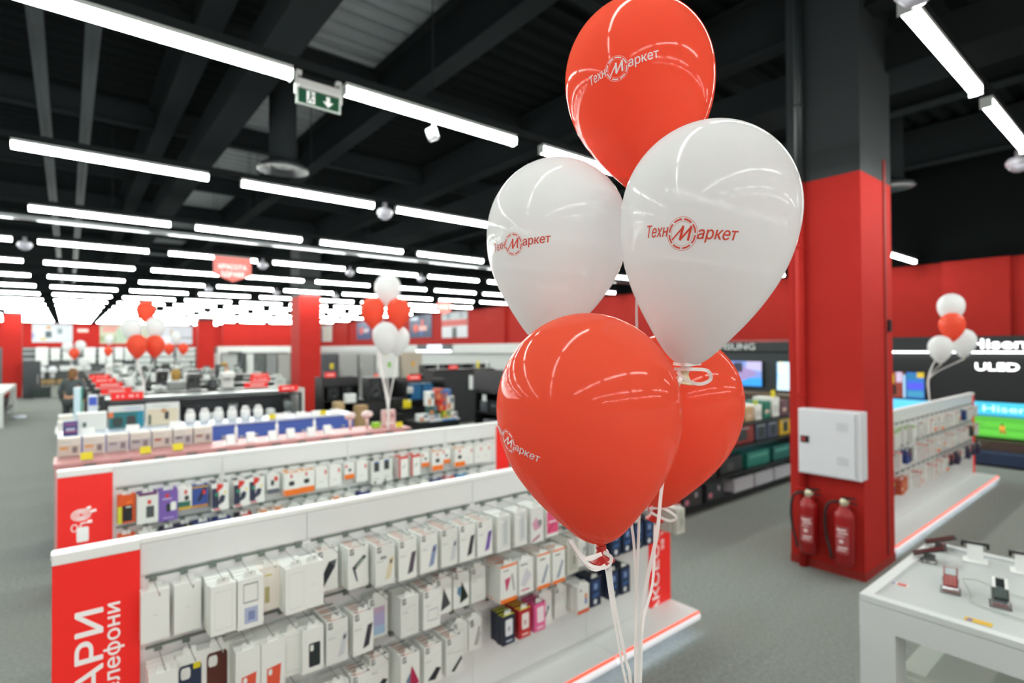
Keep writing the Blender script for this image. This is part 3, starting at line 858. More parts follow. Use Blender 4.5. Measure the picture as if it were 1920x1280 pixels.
# kind: width, height, depth, body, front shapes, top stripes, words
PK = {
 'plain': (.084, .178, .023, PWHITE, [(a, M('#d4d7d4', .5)) for a in frame(.16, .10, .84, .88, .012)], [], 'blank white phone case box'),
 'ring': (.086, .178, .020, PWHITE, [(R4(.40, .52, .60, .525), M('#b9bdbc', .5)), (R4(.45, .50, .55, .505), M('#b9bdbc', .5))], [], 'smooth white case box with faint mark'),
 'label': (.090, .186, .024, PWHITE, [(a, INK) for a in frame(.22, .52, .78, .90, .016)] + [(R4(.26, .10, .78, .42), M('#aeb6d2', .5)), (R4(.40, .16, .66, .34), M('#7f8cb6', .5))], [], 'white box with black square and blue sticker'),
 'yellow': (.080, .170, .022, PCREAM, [(R4(.3, .80, .62, .83), M('#c9b92e', .5)), (R4(.3, .18, .52, .55), M('#b3ac78', .5))], [], 'cream case box with yellowish lettering'),
 'smallcase': (.086, .180, .024, PWHITE, [(rr(.34, .08, .80, .50, .08), INK), (rr(.40, .30, .58, .46, .05), PWHITE)], [], 'white box showing a small black case'),
 'navycase': (.090, .186, .022, PWHITE, [(rr(.10, .05, .92, .80, .10), NAVY), (rr(.17, .52, .52, .75, .08), PWHITE), ([(.62, .68), (.88, .68), (.88, .80), (.62, .80)], PYEL)], [], 'white box with navy case and yellow dot'),
 'browncase': (.090, .186, .022, PWHITE, [(rr(.12, .08, .90, .88, .10), BROWN), (rr(.18, .60, .52, .82, .08), PWHITE)], [], 'white box with brown leather phone case'),
 'coral': (.086, .190, .022, PWHITE, [([(.22, .02), (.78, .06), (.84, .52), (.24, .48)], CORAL), (rr(.30, .34, .46, .46, .05), PWHITE)], [], 'white box with coral phone case'),
 'blackcase': (.084, .176, .022, PWHITE, [(rr(.30, .12, .84, .66, .05), INK), (rr(.36, .48, .52, .62, .04), PWHITE)], [], 'white box with black phone case'),
 'gdark': (.092, .176, .020, PWHITE, GLOGO + [([(.08, .20), (.34, .12), (.86, .55), (.58, .70)], M('#2b3034', .35)), ([(.58, .70), (.86, .55), (.95, .74), (.90, .72)], M('#596066', .35))], TOPG, 'white box with slanted black phone picture'),
 'gbook': (.092, .176, .020, PWHITE, GLOGO + [([(.20, .52), (.78, .78), (.90, .72), (.36, .45)], M('#3b4644', .35)), ([(.20, .52), (.36, .45), (.48, .15), (.40, .18)], M('#4c5663', .35)), ([(.34, .52), (.70, .70), (.78, .68), (.44, .50)], M('#9fb0a4', .4))], TOPG, 'white box with folding phone picture'),
 'gcream': (.090, .176, .020, PWHITE2, GLOGO + SWIRL + slab(M('#ddd2b4', .45)) + [(R4(.24, .66, .55, .73), M('#8c9494', .5))], TOPG, 'white box with cream phone picture'),
 'gsmoke': (.090, .176, .020, PWHITE, GLOGO + SWIRL + slab(M('#5d545f', .4)), TOPG, 'white box with smoky grey phone picture'),
 'gblue': (.090, .176, .020, PWHITE, GLOGO + SWIRL + slab(M('#8b9bbd', .4)), TOPG, 'white box with pale blue phone picture'),
 'gplain': (.090, .176, .020, PWHITE2, GLOGO + SWIRL + slab(M('#ccd0d4', .4), .52), TOPG, 'white box with silver phone picture'),
 'gblack': (.090, .176, .020, PWHITE, GLOGO + SWIRL + slab(M('#3c3840', .4)), TOPG, 'white box with dark phone picture'),
 'gpurple': (.090, .176, .020, PWHITE, GLOGO + SWIRL + slab(PURPLE), TOPG, 'white box with purple phone picture'),
 'goutline': (.090, .176, .020, PWHITE, GLOGO + SWIRL + [(a, M('#a9b2bf', .4)) for a in frame(.25, .2, .85, .5, .02)], TOPG, 'white box with outlined tablet picture'),
 'rainbow': (.092, .180, .018, PWHITE2, GLOGO + [(R4(.26, .30, .84, .76), M('#b3acd0', .4)), (R4(.26, .08, .84, .30), M('#a4c2dd', .4)), (R4(.26, .62, .84, .76), M('#c6a9c4', .4))], [], 'white box with pastel screen picture'),
 'gtri': (.092, .176, .020, PWHITE, GLOGO + SWIRL + [([(.34, .10), (.92, .22), (.56, .64), (.50, .72)], M('#474a4d', .4))], TOPG, 'white box with dark grey wedge picture'),
 'gtrib': (.092, .176, .020, PWHITE, GLOGO + SWIRL + [([(.40, .12), (.94, .24), (.52, .72), (.48, .60)], M('#1d2a24', .4)), ([(.22, .44), (.40, .30), (.48, .60), (.26, .58)], M('#5b87a6', .4))], TOPG, 'white box with black and blue wedge picture'),
 'crimson': (.094, .180, .020, PWHITE, GLOGO + [([(.42, .10), (.98, .22), (.58, .70), (.52, .60)], M('#b3274f', .4)), ([(.26, .36), (.46, .16), (.52, .56)], M('#6b8096', .4))], TOPG, 'white box with crimson tablet picture'),
 'gbase': (.092, .176, .020, PWHITE, GLOGO + SWIRL + [([(.18, .12), (.62, .08), (.96, .34), (.70, .40)], M('#2c2a30', .4))], TOPG, 'white box with flat black tablet picture'),
 'gbaseb': (.092, .176, .020, PWHITE2, GLOGO + SWIRL + [([(.30, .10), (.48, .06), (.98, .34), (.92, .42)], M('#20231f', .4)), ([(.45, .56), (.95, .56), (.95, .575), (.45, .575)], M('#bcb9ae', .5))], TOPG, 'off-white box with black tablet edge'),
 'clear': (.090, .176, .020, PWHITE2, SWIRL + [(a, M('#c4cbca', .4)) for a in frame(.3, .15, .8, .75, .012)] + GLOGO, [], 'white box with clear cover outline'),
 'stylus': (.080, .172, .020, PWHITE, [([(.45, .15), (.52, .13), (.86, .62), (.80, .66)], INK), ([(.62, .12), (.68, .12), (.92, .45), (.88, .48)], INK), (R4(.12, .70, .36, .92), M('#8a9090', .5))], [], 'white pack with two dark styluses'),
 'silver': (.084, .182, .020, PWHITE2, [(R4(.35, .12, .88, .94), M('#d5dada', .35)), (R4(.48, .20, .78, .84), M('#c4caca', .35)), ([(.12, .88), (.5, .84), (.5, .80), (.2, .82)], M('#f8f9f8', .2))], [], 'silvery clear screen protector pack'),
 'pinkgrey': (.092, .190, .020, PWHITE2, [([(.12, .55), (.42, .72), (.80, .40), (.30, .34)], M('#d79cb5', .5)), (rr(.55, .45, .86, .62, .06), M('#8b8890', .4)), ([(.08, .08), (.7, .22), (.7, .14), (.08, .02)], M('#b7678c', .5))], [], 'white pack printed in pink and grey'),
 'pink': (.090, .180, .020, PWHITE, [(R4(.04, .10, .98, .78), PINK), ([(.04, .12), (.98, .55), (.98, .58), (.04, .16)], M('#7f2447', .5)), ([(.4, .78), (.98, .98), (.98, 1.0), (.3, .78)], INK), (R4(.2, .42, .8, .48), M('#f4d8e1', .5))], [], 'white pack with hot pink panel'),
 'bluebox': (.096, .165, .026, PBLUE, [(R4(.1, .62, .9, .92), M('#4b78c6', .45)), ([(.3, .1), (.7, .12), (.72, .5), (.28, .48)], M('#1f3a78', .4)), (rr(.36, .18, .6, .4, .05), M('#c9d4e8', .5)), (R4(.15, .72, .7, .76), PWHITE)], [], 'bright blue accessory box'),
 'orangebig': (.108, .195, .020, PWHITE, [(R4(0, .0, 1, .11), ORANGE), (R4(0, .94, 1, 1), ORANGE), ([(.25, .62), (.62, .66), (.40, .32), (.34, .30)], M('#c8466e', .5)), ([(.66, .72), (.72, .72), (.84, .28), (.80, .26)], INK2), (R4(.15, .84, .5, .86), INK)], [((0, .9, .3, .5), INK), ((.2, .7, .6, .8), PRED)], 'white cable pack with orange foot'),
 'pinktext': (.100, .180, .020, PWHITE, [([(.1, .3), (.5, .75), (.9, .5), (.4, .2)], M('#d3d2da', .5)), (R4(.15, .1, .7, .15), M('#d2578a', .5)), (R4(.1, .85, .6, .88), INK)], [], 'white pack with grey swirl and pink line'),
 'orangepen': (.096, .190, .020, PWHITE, [(R4(0, 0, 1, .10), ORANGE), (R4(0, .95, 1, 1), ORANGE), ([(.30, .16), (.50, .16), (.86, .60), (.74, .66)], M('#8e9cae', .4)), (R4(.2, .82, .6, .85), INK)], [], 'white pen pack with orange foot'),
 'navyyellow': (.080, .150, .020, M('#252b3d', .45), [(rr(.22, .30, .82, .86, .08), M('#e6e8ee', .4)), (R4(.18, .04, .92, .22), M('#2d3652', .45)), (R4(.28, .10, .8, .15), M('#c9cedb', .5)), (rr(.4, .45, .64, .62, .06), M('#aab0bc', .4))], [((0, 1, .0, .5), M('#c8c62a', .5))], 'navy case pack with yellow hanger'),
 'redcase': (.080, .150, .020, M('#b8242c', .45), [(rr(.24, .30, .84, .86, .08), M('#f0e6e4', .4)), (R4(.18, .02, .96, .24), M('#d23a36', .45)), (R4(.26, .10, .8, .15), M('#f2dcd9', .5)), (rr(.4, .45, .64, .62, .06), M('#c9a9a6', .4))], [((0, 1, .0, .5), M('#c8c62a', .5))], 'red case pack with white window'),
 'pinkcase': (.080, .150, .020, M('#e65f97', .45), [(rr(.26, .30, .86, .86, .08), M('#f5e3ea', .4)), (R4(.18, .02, .96, .24), M('#ea78a8', .45)), (R4(.26, .10, .8, .15), M('#f9e4ec', .5))], [((0, 1, .0, .5), INK)], 'pink case pack with white window'),
 'pen': (.096, .190, .018, PWHITE, [([(.25, .12), (.34, .10), (.80, .48), (.74, .52)], M('#23303f', .4)), ([(.62, .52), (.78, .58), (.80, .50), (.66, .46)], M('#31529a', .4)), (R4(.12, .80, .2, .9), INK)], [], 'white pack with dark blue stylus'),
 'orangefoot': (.095, .160, .024, PWHITE2, [(R4(0, 0, 1, .13), M('#dd5a2c', .5)), (R4(.62, .30, .8, .50), M('#4a77b4', .5)), (R4(.62, .50, .8, .68), M('#dc7a3a', .5)), (R4(.2, .80, .3, .88), INK)], [], 'cream box with orange red foot'),
 'darkblue': (.090, .165, .026, M('#1c2740', .4), [(R4(.1, .55, .9, .92), M('#28406e', .4)), (rr(.35, .60, .65, .82, .08), M('#7f99c4', .4)), (rr(.3, .08, .62, .26, .08), M('#d9dde4', .4)), ([(.2, .3), (.8, .34), (.8, .5), (.2, .46)], M('#35598f', .4))], [((0, 1, 0, .4), INK)], 'dark blue charger box'),
 'greyblister': (.090, .170, .030, M('#c9c9bf', .3), [(rr(.15, .12, .85, .88, .1), M('#b3b4aa', .3)), (rr(.5, .3, .75, .6, .06), M('#8e9088', .4))], [], 'greyish clear blister pack'),
 # second gondola
 'tallorange': (.085, .165, .02, M('#e2591f', .45), [(R4(.0, .0, .22, .6), M('#cfd832', .45)), (R4(.25, .06, .82, .62), M('#1b1d1f', .4)), (R4(.45, .54, .75, .58), PWHITE), ([(.5, .66), (.8, .72), (.8, .80), (.5, .74)], ORANGE)], [], 'orange pack with black power bank'),
 'whitepurple': (.105, .18, .02, PWHITE2, [(R4(.05, .92, .95, 1), M('#6d2a62', .45)), (R4(.42, .18, .80, .56), M('#4b5052', .4)), (rr(.48, .62, .66, .76, .05), PRED)], [((0, 1, 0, 1), M('#5b2f7a', .45))], 'white pack with grey power bank'),
 'purple': (.100, .185, .02, PURPLE, [(rr(.4, .3, .62, .56, .05), INK), (rr(.62, .32, .92, .6, .06), PWHITE), (R4(.2, .70, .7, .74), M('#c9b9e2', .45)), (R4(.25, .08, .8, .12), M('#b6a4d6', .45)), (rr(.35, .76, .55, .88, .05), PRED)], [], 'purple accessory pack'),
 'greenwhite': (.080, .140, .02, PWHITE, [(R4(0, 0, 1, .12), M('#d9b13a', .5)), (R4(0, .12, .9, .36), M('#2e6f5e', .45)), (rr(.5, .4, .8, .6, .05), INK), (rr(.5, .66, .68, .86, .05), PRED)], [], 'white and green charger pack'),
 'bluesmall': (.085, .140, .02, M('#34509a', .45), [(R4(0, .0, 1, .10), M('#cc8f38', .5)), (R4(0, .86, 1, .94), M('#c9a03c', .5)), ([(.3, .3), (.5, .25), (.9, .8), (.7, .86)], M('#1b2233', .45)), (rr(.65, .55, .85, .75, .04), PRED)], [], 'blue pack with dark holder'),
 'carholder': (.095, .175, .02, PWHITE, [(R4(0, .10, .40, .82), M('#2b2f4a', .45)), ([(.28, .66), (.62, .80), (.7, .94), (.3, .98)], PRED), ([(.35, .18), (.72, .30), (.82, .50), (.5, .60)], M('#32364a', .4)), (rr(.4, .52, .6, .7, .08), PWHITE), (rr(.18, .52, .34, .66, .06), M('#2f9a72', .45)), (R4(.1, .02, .5, .09), M('#d9828a', .5)), (rr(.74, .58, .86, .68, .04), PYEL)], [((0, 1, 0, 1), M('#33364c', .5))], 'navy and white holder pack with red cap'),
 'greysmall': (.080, .130, .02, PWHITE2, [(R4(0, 0, 1, .22), M('#596270', .45)), (rr(.3, .4, .55, .68, .05), INK), (rr(.56, .62, .85, .85, .05), PRED)], [], 'white pack with grey foot'),
 'orangewide': (.105, .155, .02, PWHITE, [(R4(0, 0, 1, .27), ORANGE), (rr(.3, .42, .66, .62, .08), INK), (rr(.4, .76, .52, .92, .03), PRED), (R4(.1, 1.0, .95, 1.04), M('#f0a35f', .5))], [], 'white charger pack with wide orange foot'),
 'whitered': (.090, .150, .02, PWHITE, [(rr(.72, .66, .86, .86, .04), PRED), (R4(.3, .3, .6, .34), M('#c9cccb', .5))], [], 'white cable pack with red tab'),
 'tallblack': (.085, .180, .02, PWHITE2, [(R4(.2, .52, .7, .94), M('#38403e', .4)), (R4(.2, .88, .7, .94), M('#4b73b0', .5)), (rr(.2, .02, .4, .12, .03), INK), (R4(.2, .2, .7, .24), M('#b9bcbb', .5))], [((0, 1, 0, 1), INK)], 'white pack with black label'),
 'redside': (.085, .165, .024, PWHITE, [(R4(0, .90, 1, 1), PRED), (R4(0, 0, .2, .95), M('#b83236', .45)), ([(.4, .42), (.7, .58), (.76, .64), (.45, .5)], INK)], [((0, 1, 0, 1), PRED)], 'white pack with red spine'),
 'orangesmall': (.075, .115, .02, PWHITE, [(R4(0, 0, 1, .30), ORANGE), (rr(.4, .48, .68, .66, .04), INK), (rr(.1, .72, .28, .92, .03), PRED)], [], 'small white pack with orange foot'),
 'darkcap': (.085, .15, .02, M('#39304e', .45), [(R4(.1, .2, .9, .7), M('#4a4168', .45)), (rr(.6, .7, .85, .9, .05), PYEL)], [], 'dark violet pack'),
 'navycap': (.095, .14, .02, M('#2a3c7c', .45), [(rr(.7, .62, .92, .86, .05), PRED), (R4(.1, .2, .8, .5), M('#3b52a0', .45))], [], 'navy pack with red dot'),
 'redblack': (.095, .14, .02, M('#33303a', .45), [([(.3, .5), (.9, .6), (.9, 1.0), (.4, 1.0)], PRED)], [((.3, 1, 0, 1), PRED)], 'black pack with red corner'),
 'orangecap': (.080, .14, .02, PCREAM, [([(.1, .6), (.9, .5), (.7, .98), (.2, 1.0)], M('#e08a50', .5)), (R4(.2, .2, .8, .3), M('#d3d3d0', .5))], [((0, 1, 0, .6), M('#e08a50', .5))], 'cream pack with orange cap'),
 'pinkcap': (.095, .12, .02, M('#dca1ae', .45), [(R4(.5, .7, 1, 1), PRED), (R4(.1, .3, .8, .4), PWHITE)], [((0, .5, 0, 1), PRED)], 'pink earphone pack'),
 'cyancap': (.095, .12, .02, M('#3f93c6', .45), [(R4(.1, .3, .8, .4), PWHITE)], [], 'light blue earphone pack'),
 'greentop': (.085, .19, .02, PWHITE2, [(R4(0, .86, 1, 1), PGREEN), (R4(.15, .1, .3, .78), M('#c2c4bf', .5))], [((0, 1, 0, 1), PGREEN)], 'white pack with green head'),
 'brownside': (.085, .18, .02, PWHITE2, [(R4(0, .9, 1, 1), M('#8d4b3d', .5)), (R4(0, 0, .1, .9), M('#a4655a', .5)), (R4(.3, .1, .4, .8), M('#c9b9b5', .5))], [], 'white pack with brown edge'),
 'orangeblob': (.125, .16, .02, M('#c9502a', .45), [(rr(.5, .1, .9, .9, .1), M('#d97a3c', .45)), (R4(.1, .3, .4, .5), PCREAM)], [], 'large orange pack'),
}
PKM = {}
def pack_mesh(k):
    if k not in PKM:
        wd, h, d, body, front, top, _ = PK[k]
        d *= 1.15
        mb = MB().box(-wd / 2, wd / 2, 0, d, -h, 0, body)
        for i, (pts, m) in enumerate(front):
            y = -0.0006 - 0.00008 * i
            mb.poly([((u - 0.5) * wd, y, (v - 1.0) * h) for u, v in pts], m)
        for (a, b, c, e), m in top:
            mb.poly([((a - .5) * wd, c * d, 0.0006), ((b - .5) * wd, c * d, 0.0006), ((b - .5) * wd, e * d, 0.0006), ((a - .5) * wd, e * d, 0.0006)], m)
        tb = MB()
        tb.prism([(-.26 * wd, d * .35, 0), (.26 * wd, d * .35, 0), (.22 * wd, d * .35, .022), (.07 * wd, d * .35, .024), (.05 * wd, d * .35, .016), (-.05 * wd, d * .35, .016), (-.07 * wd, d * .35, .024), (-.22 * wd, d * .35, .022)][::-1], (0, d * .2, 0), PWHITE2)
        PKM[k] = (mb.mesh('hanging_pack'), tb.mesh('hang_tab'))
    return PKM[k]

NM = {1: 1, 2: 2, 3: 2, 4: 3, 5: 4, 6: 4, 7: 5, 8: 6}
def stack(k, x, yp, z, n, where, deep, nm, rnd, kind, cat):
    """n packs of one kind on one hook: the front one with its tab, the others behind"""
    words_, d = PK[k][6], PK[k][2] * 1.15
    n = NM[n]
    y1 = yp - deep
    grp = 'packs behind the front one, %s stack, %s' % (nm, where)
    for i in range(n):
        bm_, tm = pack_mesh(k)
        y = y1 + i * (d + 0.0045)
        if y + d > yp - 0.006:
            break
        o = link(kind, bm_)
        o.location = (x + rnd.uniform(-.002, .002), y, z + rnd.uniform(-.002, .002))
        o.rotation_euler = (rnd.uniform(-.004, .012), 0, rnd.uniform(-.012, .012))
        if i == 0:
            link('hang_tab', tm, o)
            tag(o, '%s fronting %s stack, %s' % (words_, nm, where), cat)
        else:
            tag(o, '%s behind in %s stack, %s' % (words_, nm, where), cat, grp)

# ---------------------------------------------------------------- gondolas
def gondola(label, X0, X1, Y, seams, zs, zt, rails, hooks, bl=None, br=None, lit=0.55, sd=.24, hookd=.2, back=True):
    """one double-sided island shelf: X0..X1 along x, front panel at Y facing the camera side"""
    t = thing('shelf_gondola', label, 'store shelf', (X0, Y, 0))
    L = X1 - X0
    S_ = [s - X0 for s in seams]
    MB().box(0, L, 0.004, 0.044, 0.03, zt - 0.02, PANEL).build('back_panel', t)
    mb = MB().box(-0.004, L + 0.004, -0.004, 0.05, zt - 0.02, zt, WHITE2)
    mb.build('top_cap', t, bevel=0.003)
    E = [bl or 0.0] + S_ + [L - (br or 0.0)]
    for a, b in zip(E[:-1], E[1:]):
        MB().box(a + 0.002, b - 0.002, -0.003, 0.004, rails[0] + 0.012, zt - 0.021, WHITE).build('header_panel', t)
        for i, r in enumerate(rails):
            lo = rails[i + 1] + 0.012 if i + 1 < len(rails) else zs
            MB().box(a + 0.002, b - 0.002, 0.0, 0.004, lo, r - 0.006, PANEL).build('wall_panel', t)
            MB().box(a + 0.018, b - 0.018, -0.001, 0.003, r - 0.006, r + 0.004, CLIP).build('peg_rail', t)
    for a, w_, side in ((0.0, bl, 0), (L - (br or 0), br, 1)):
        if not w_:
            continue
        b = MB().box(a, a + w_, -0.012, 0.0, zs, zt - 0.035, REDB).build('side_banner', t)
        MB().box(a - 0.002, a + w_, -0.016, 0.052, zt - 0.036, zt + 0.002, WHITE2).build('banner_cap', t, bevel=0.004)
        KIDS.setdefault('_banner' + t.name, []).append((b, a, w_))
    # base shelf in sections with price rail and the light under its lip
    E = [0.0] + S_ + [L]
    for a, b in zip(E[:-1], E[1:]):
        MB().box(a + 0.001, b - 0.001, -sd, 0.0, zs - 0.03, zs, PANEL).build('base_shelf', t, bevel=0.002)
        pr = MB()
        q = [(a + 0.006, -sd - 0.001, zs - 0.012), (a + 0.006, -sd - 0.012, zs - 0.016), (a + 0.006, -sd - 0.020, zs - 0.036), (a + 0.006, -sd - 0.012, zs - 0.058), (a + 0.006, -sd - 0.001, zs - 0.062)]
        pr.prism(q[::-1], (b - a - 0.012, 0, 0), M('#e6e8ec', 0.3, emit=0.2))
        p = pr.build('price_rail', t)
        MB().box(a + 0.008, b - 0.008, -sd - 0.013, -sd - 0.001, zs - 0.011, zs - 0.004, M('#ff4a2a', 0.4, emit=lit)).build('orange_strip', p)
        MB().box(a + 0.02, b - 0.02, -sd + 0.004, -sd + 0.016, zs - 0.04, zs - 0.032, M('#e8eeff', 0.4, emit=5.0)).build('shelf_light', t)
    MB().box(0.0, L, -0.10, 0.15, 0.0, zs - 0.03, M('#c8cac9', 0.5)).build('plinth', t)
    if back:
        MB().box(0.001, L - 0.001, 0.048, 0.048 + sd, zs - 0.03, zs, PANEL).build('base_shelf', t)
    # hooks: a clip on the rail and a wire with a ticket holder
    mb = MB()
    mb.box(-0.012, 0.012, -0.010, 0.0, -0.016, 0.006, CLIP)
    mb.tube([(0, -0.005, -0.0045), (0, -hookd, -0.0045), (0, -hookd - 0.008, 0.009)], 0.0015, STEEL, 6)
    hm = mb.mesh('display_hook')
    n = 0
    for r, xs in zip(rails, hooks):
        for x in xs:
            if n >= 100:
                break
            link('display_hook', hm, t, (x - X0, -0.001, r)); n += 1
    return t

def banner_text(t, i, lines):
    """white lettering reading upward on a side banner; lines: text, height, x of its baseline, top z"""
    b, a, w_ = KIDS['_banner' + t.name][i]
    mb = MB()
    for s, size, x, z, bold, width in lines:
        mb.text(s, (a + x, -0.0128, z), (0, 0, 1), (-1, 0, 0), size, M('#ffffff', 0.45), bold, 'RIGHT', width)
    mb.build('lettering', b)

def place(hooklist, Y, rails, gname, rows_, deep, seed, kind, cat, drop=0.027):
    rnd = random.Random(seed)
    for r, rname, items in zip(rails, rows_, hooklist):
        for i, (x, k, n) in enumerate(items):
            dp = min(deep, 0.030 + NM[n] * (PK[k][2] * 1.15 + 0.0045)) if n < 6 else deep
            stack(k, x, Y, r - drop, n, '%s row, %s' % (rname, gname), dp, ORD[i], rnd, kind, cat)

# --- the one in front: phone cases
Y1, RA1 = 2.42, (1.165, 0.905, 0.645)
A1 = [[(.245, 'ring', 2), (.345, 'ring', 3), (.442, 'plain', 7), (.534, 'label', 7), (.622, 'yellow', 4), (.703, 'plain', 7), (.77, 'ring', 6),
       (.865, 'gdark', 3), (.980, 'gbook', 5), (1.085, 'gcream', 8), (1.195, 'gsmoke', 7), (1.305, 'gblue', 7), (1.415, 'gplain', 8), (1.52, 'gblack', 6), (1.625, 'gpurple', 7),
       (1.745, 'silver', 7), (1.86, 'silver', 6), (1.975, 'pinkgrey', 7), (2.085, 'pink', 6), (2.19, 'gplain', 2), (2.295, 'clear', 2), (2.40, 'gplain', 2), (2.49, 'clear', 2),
       (2.62, 'clear', 6), (2.73, 'bluebox', 5), (2.84, 'bluebox', 6), (2.95, 'bluebox', 5), (3.06, 'bluebox', 6)],
      [(.262, 'smallcase', 5), (.352, 'navycase', 3), (.440, 'browncase', 2), (.527, 'coral', 8), (.615, 'coral', 7), (.700, 'plain', 5), (.767, 'blackcase', 6),
       (.868, 'gplain', 8), (.980, 'gblack', 6), (1.090, 'rainbow', 4), (1.205, 'clear', 7), (1.318, 'goutline', 7), (1.430, 'gtri', 4), (1.535, 'gtrib', 4), (1.640, 'clear', 4),
       (1.775, 'orangebig', 8), (1.892, 'pinktext', 8), (2.02, 'orangepen', 8), (2.135, 'orangepen', 6), (2.25, 'greyblister', 5), (2.36, 'gplain', 5), (2.47, 'clear', 6),
       (2.62, 'darkblue', 6), (2.73, 'darkblue', 6), (2.84, 'darkblue', 6), (2.95, 'darkblue', 6), (3.06, 'greyblister', 4), (3.30, 'greyblister', 8)],
      [(.30, 'plain', 5), (.45, 'smallcase', 5), (.59, 'plain', 6), (.72, 'plain', 6),
       (.87, 'clear', 6), (.975, 'gbase', 6), (1.09, 'gbase', 4), (1.205, 'crimson', 7), (1.325, 'gbase', 6), (1.44, 'gbaseb', 7), (1.545, 'clear', 3), (1.635, 'stylus', 3),
       (1.775, 'navyyellow', 6), (1.885, 'redcase', 7), (1.990, 'pinkcase', 6), (2.105, 'pen', 4), (2.22, 'clear', 4), (2.33, 'orangefoot', 6), (2.46, 'darkblue', 5),
       (2.62, 'darkblue', 5), (2.73, 'darkblue', 5)]]
g1 = gondola('front white gondola of phone cases with red banner ends, lowest across the picture', -0.04, 3.43, Y1, [.807, 1.68, 2.55], 0.16, 1.31, RA1, [[a[0] for a in r] for r in A1], .245, .24)
banner_text(g1, 0, [('АКСЕСОАРИ', 0.104, 0.137, 1.098, 0.022, 0.90), ('за телефони', 0.064, 0.186, 1.105, 0.016, 0.46)])
banner_text(g1, 1, [('АКСЕСОАРИ', 0.104, 0.100, 1.0, 0.022, 0.9), ('за телефони', 0.064, 0.160, 1.0, 0.016, 0.46)])
place(A1, Y1, RA1, 'front gondola', ('upper', 'middle', 'lower'), 0.19, 11, 'phone_case_box', 'phone accessory')

# --- the second one: chargers and holders
Y2, RA2 = 4.02, (1.175, 0.945)
A2 = [[(.27, 'tallorange', 3), (.37, 'whitepurple', 4), (.475, 'purple', 4), (.565, 'greenwhite', 2), (.65, 'bluesmall', 2), (.755, 'carholder', 5), (.885, 'carholder', 4), (.985, 'carholder', 3),
       (1.09, 'greysmall', 2), (1.20, 'orangewide', 5), (1.305, 'orangewide', 4), (1.42, 'whitered', 3), (1.52, 'whitered', 3), (1.625, 'orangesmall', 3), (1.725, 'whitered', 3),
       (1.83, 'tallblack', 5), (1.93, 'tallblack', 2), (2.05, 'redside', 4), (2.16, 'redside', 4), (2.27, 'orangesmall', 3), (2.37, 'orangewide', 4), (2.47, 'orangesmall', 3),
       (2.59, 'orangewide', 4), (2.70, 'whitered', 3), (2.80, 'whitered', 3), (2.89, 'whitered', 3)],
      [(.27, 'tallorange', 3), (.37, 'whitered', 3), (.475, 'darkcap', 4), (.565, 'darkcap', 3), (.66, 'navycap', 4), (.77, 'navycap', 4), (.90, 'redblack', 4), (1.03, 'orangecap', 3), (1.12, 'orangecap', 3),
       (1.23, 'greysmall', 3), (1.33, 'whitered', 3), (1.43, 'whitered', 3), (1.53, 'orangecap', 3), (1.63, 'orangesmall', 3), (1.74, 'navycap', 3), (1.84, 'whitered', 3), (1.95, 'whitered', 3), (2.05, 'whitered', 3), (2.15, 'greysmall', 3),
       (2.26, 'whitered', 3), (2.37, 'navycap', 3), (2.50, 'pinkcap', 3), (2.62, 'cyancap', 3), (2.74, 'whitered', 3), (2.86, 'whitered', 3)]]
g2 = gondola('second white gondola of chargers with a red banner showing cable and power bank icons', -0.045, 3.2, Y2, [.79, 1.645, 2.51], 0.16, 1.315, RA2, [[a[0] for a in r] for r in A2], .25, .14)
b, a, w_ = KIDS['_banner' + g2.name][0]
mb = MB()
def ring(cx, cz, rx, rz, t_, y, m, n=24):
    v = []
    for i in range(n):
        q = 2 * math.pi * i / n
        v += [(cx + rx * math.cos(q), y, cz + rz * math.sin(q)), (cx + (rx - t_) * math.cos(q), y, cz + (rz - t_) * math.sin(q))]
    mb.add(v, [(2 * i, 2 * ((i + 1) % n), 2 * ((i + 1) % n) + 1, 2 * i + 1) for i in range(n)], m)
wt = M('#ffffff', .45)
for i in range(4):
    ring(.105, 1.055, .046 - i * .010, .034 - i * .007, .005, -.0126, wt)
mb.tube([(.13, -.0128, 1.085), (.15, -.0128, 1.092)], .009, wt, 8); mb.tube([(.148, -.0128, 1.066), (.175, -.0128, 1.071)], .008, wt, 8)
mb.prism([(x, -.0122, z) for x, z in rr(.085, .90, .14, .985, .01)], (0, -.001, 0), wt)
ring(.075, .985, .016, .022, .005, -.0126, wt)
mb.tube([(.10, -.0128, .985), (.105, -.0128, 1.005), (.145, -.0128, 1.01)], .005, wt, 6); mb.tube([(.135, -.0128, 1.009), (.155, -.0128, 1.011)], .009, wt, 8)
mb.text('АКСЕСОАРИ', (.145, -.0128, .86), (0, 0, 1), (-1, 0, 0), .09, wt, .02, 'RIGHT')
mb.build('icon_print', b)
place(A2, Y2, RA2, 'second gondola', ('upper', 'lower'), 0.12, 12, 'charger_pack', 'charger')

# --- the one beyond the pillar
Y3, RA3 = 2.05, (1.14, 0.885, 0.60)
rnd = random.Random(5)
kinds = [['greentop'] * 6 + ['whitered', 'brownside', 'whitered', 'redside', 'orangewide', 'orangewide', 'whitered', 'redside', 'whitered', 'redside', 'orangesmall', 'navycap', 'whitered', 'redside', 'greysmall', 'whitered'],
         ['brownside', 'brownside', 'brownside', 'redside', 'navycap', 'darkcap', 'whitered', 'redside', 'orangesmall', 'redside', 'orangewide', 'whitered', 'orangesmall', 'redside', 'orangewide', 'whitered', 'redside', 'brownside', 'redside', 'redblack', 'orangecap', 'redside'],
         ['pinkcap', 'redside', 'darkcap', 'orangeblob', 'orangeblob', 'whitered', 'redside', 'orangewide', 'whitered', 'redside', 'orangewide', 'redside', 'orangewide', 'redblack', 'redblack', 'darkcap', 'redblack', 'greysmall', 'darkcap', 'redblack', 'darkcap', 'darkcap']]
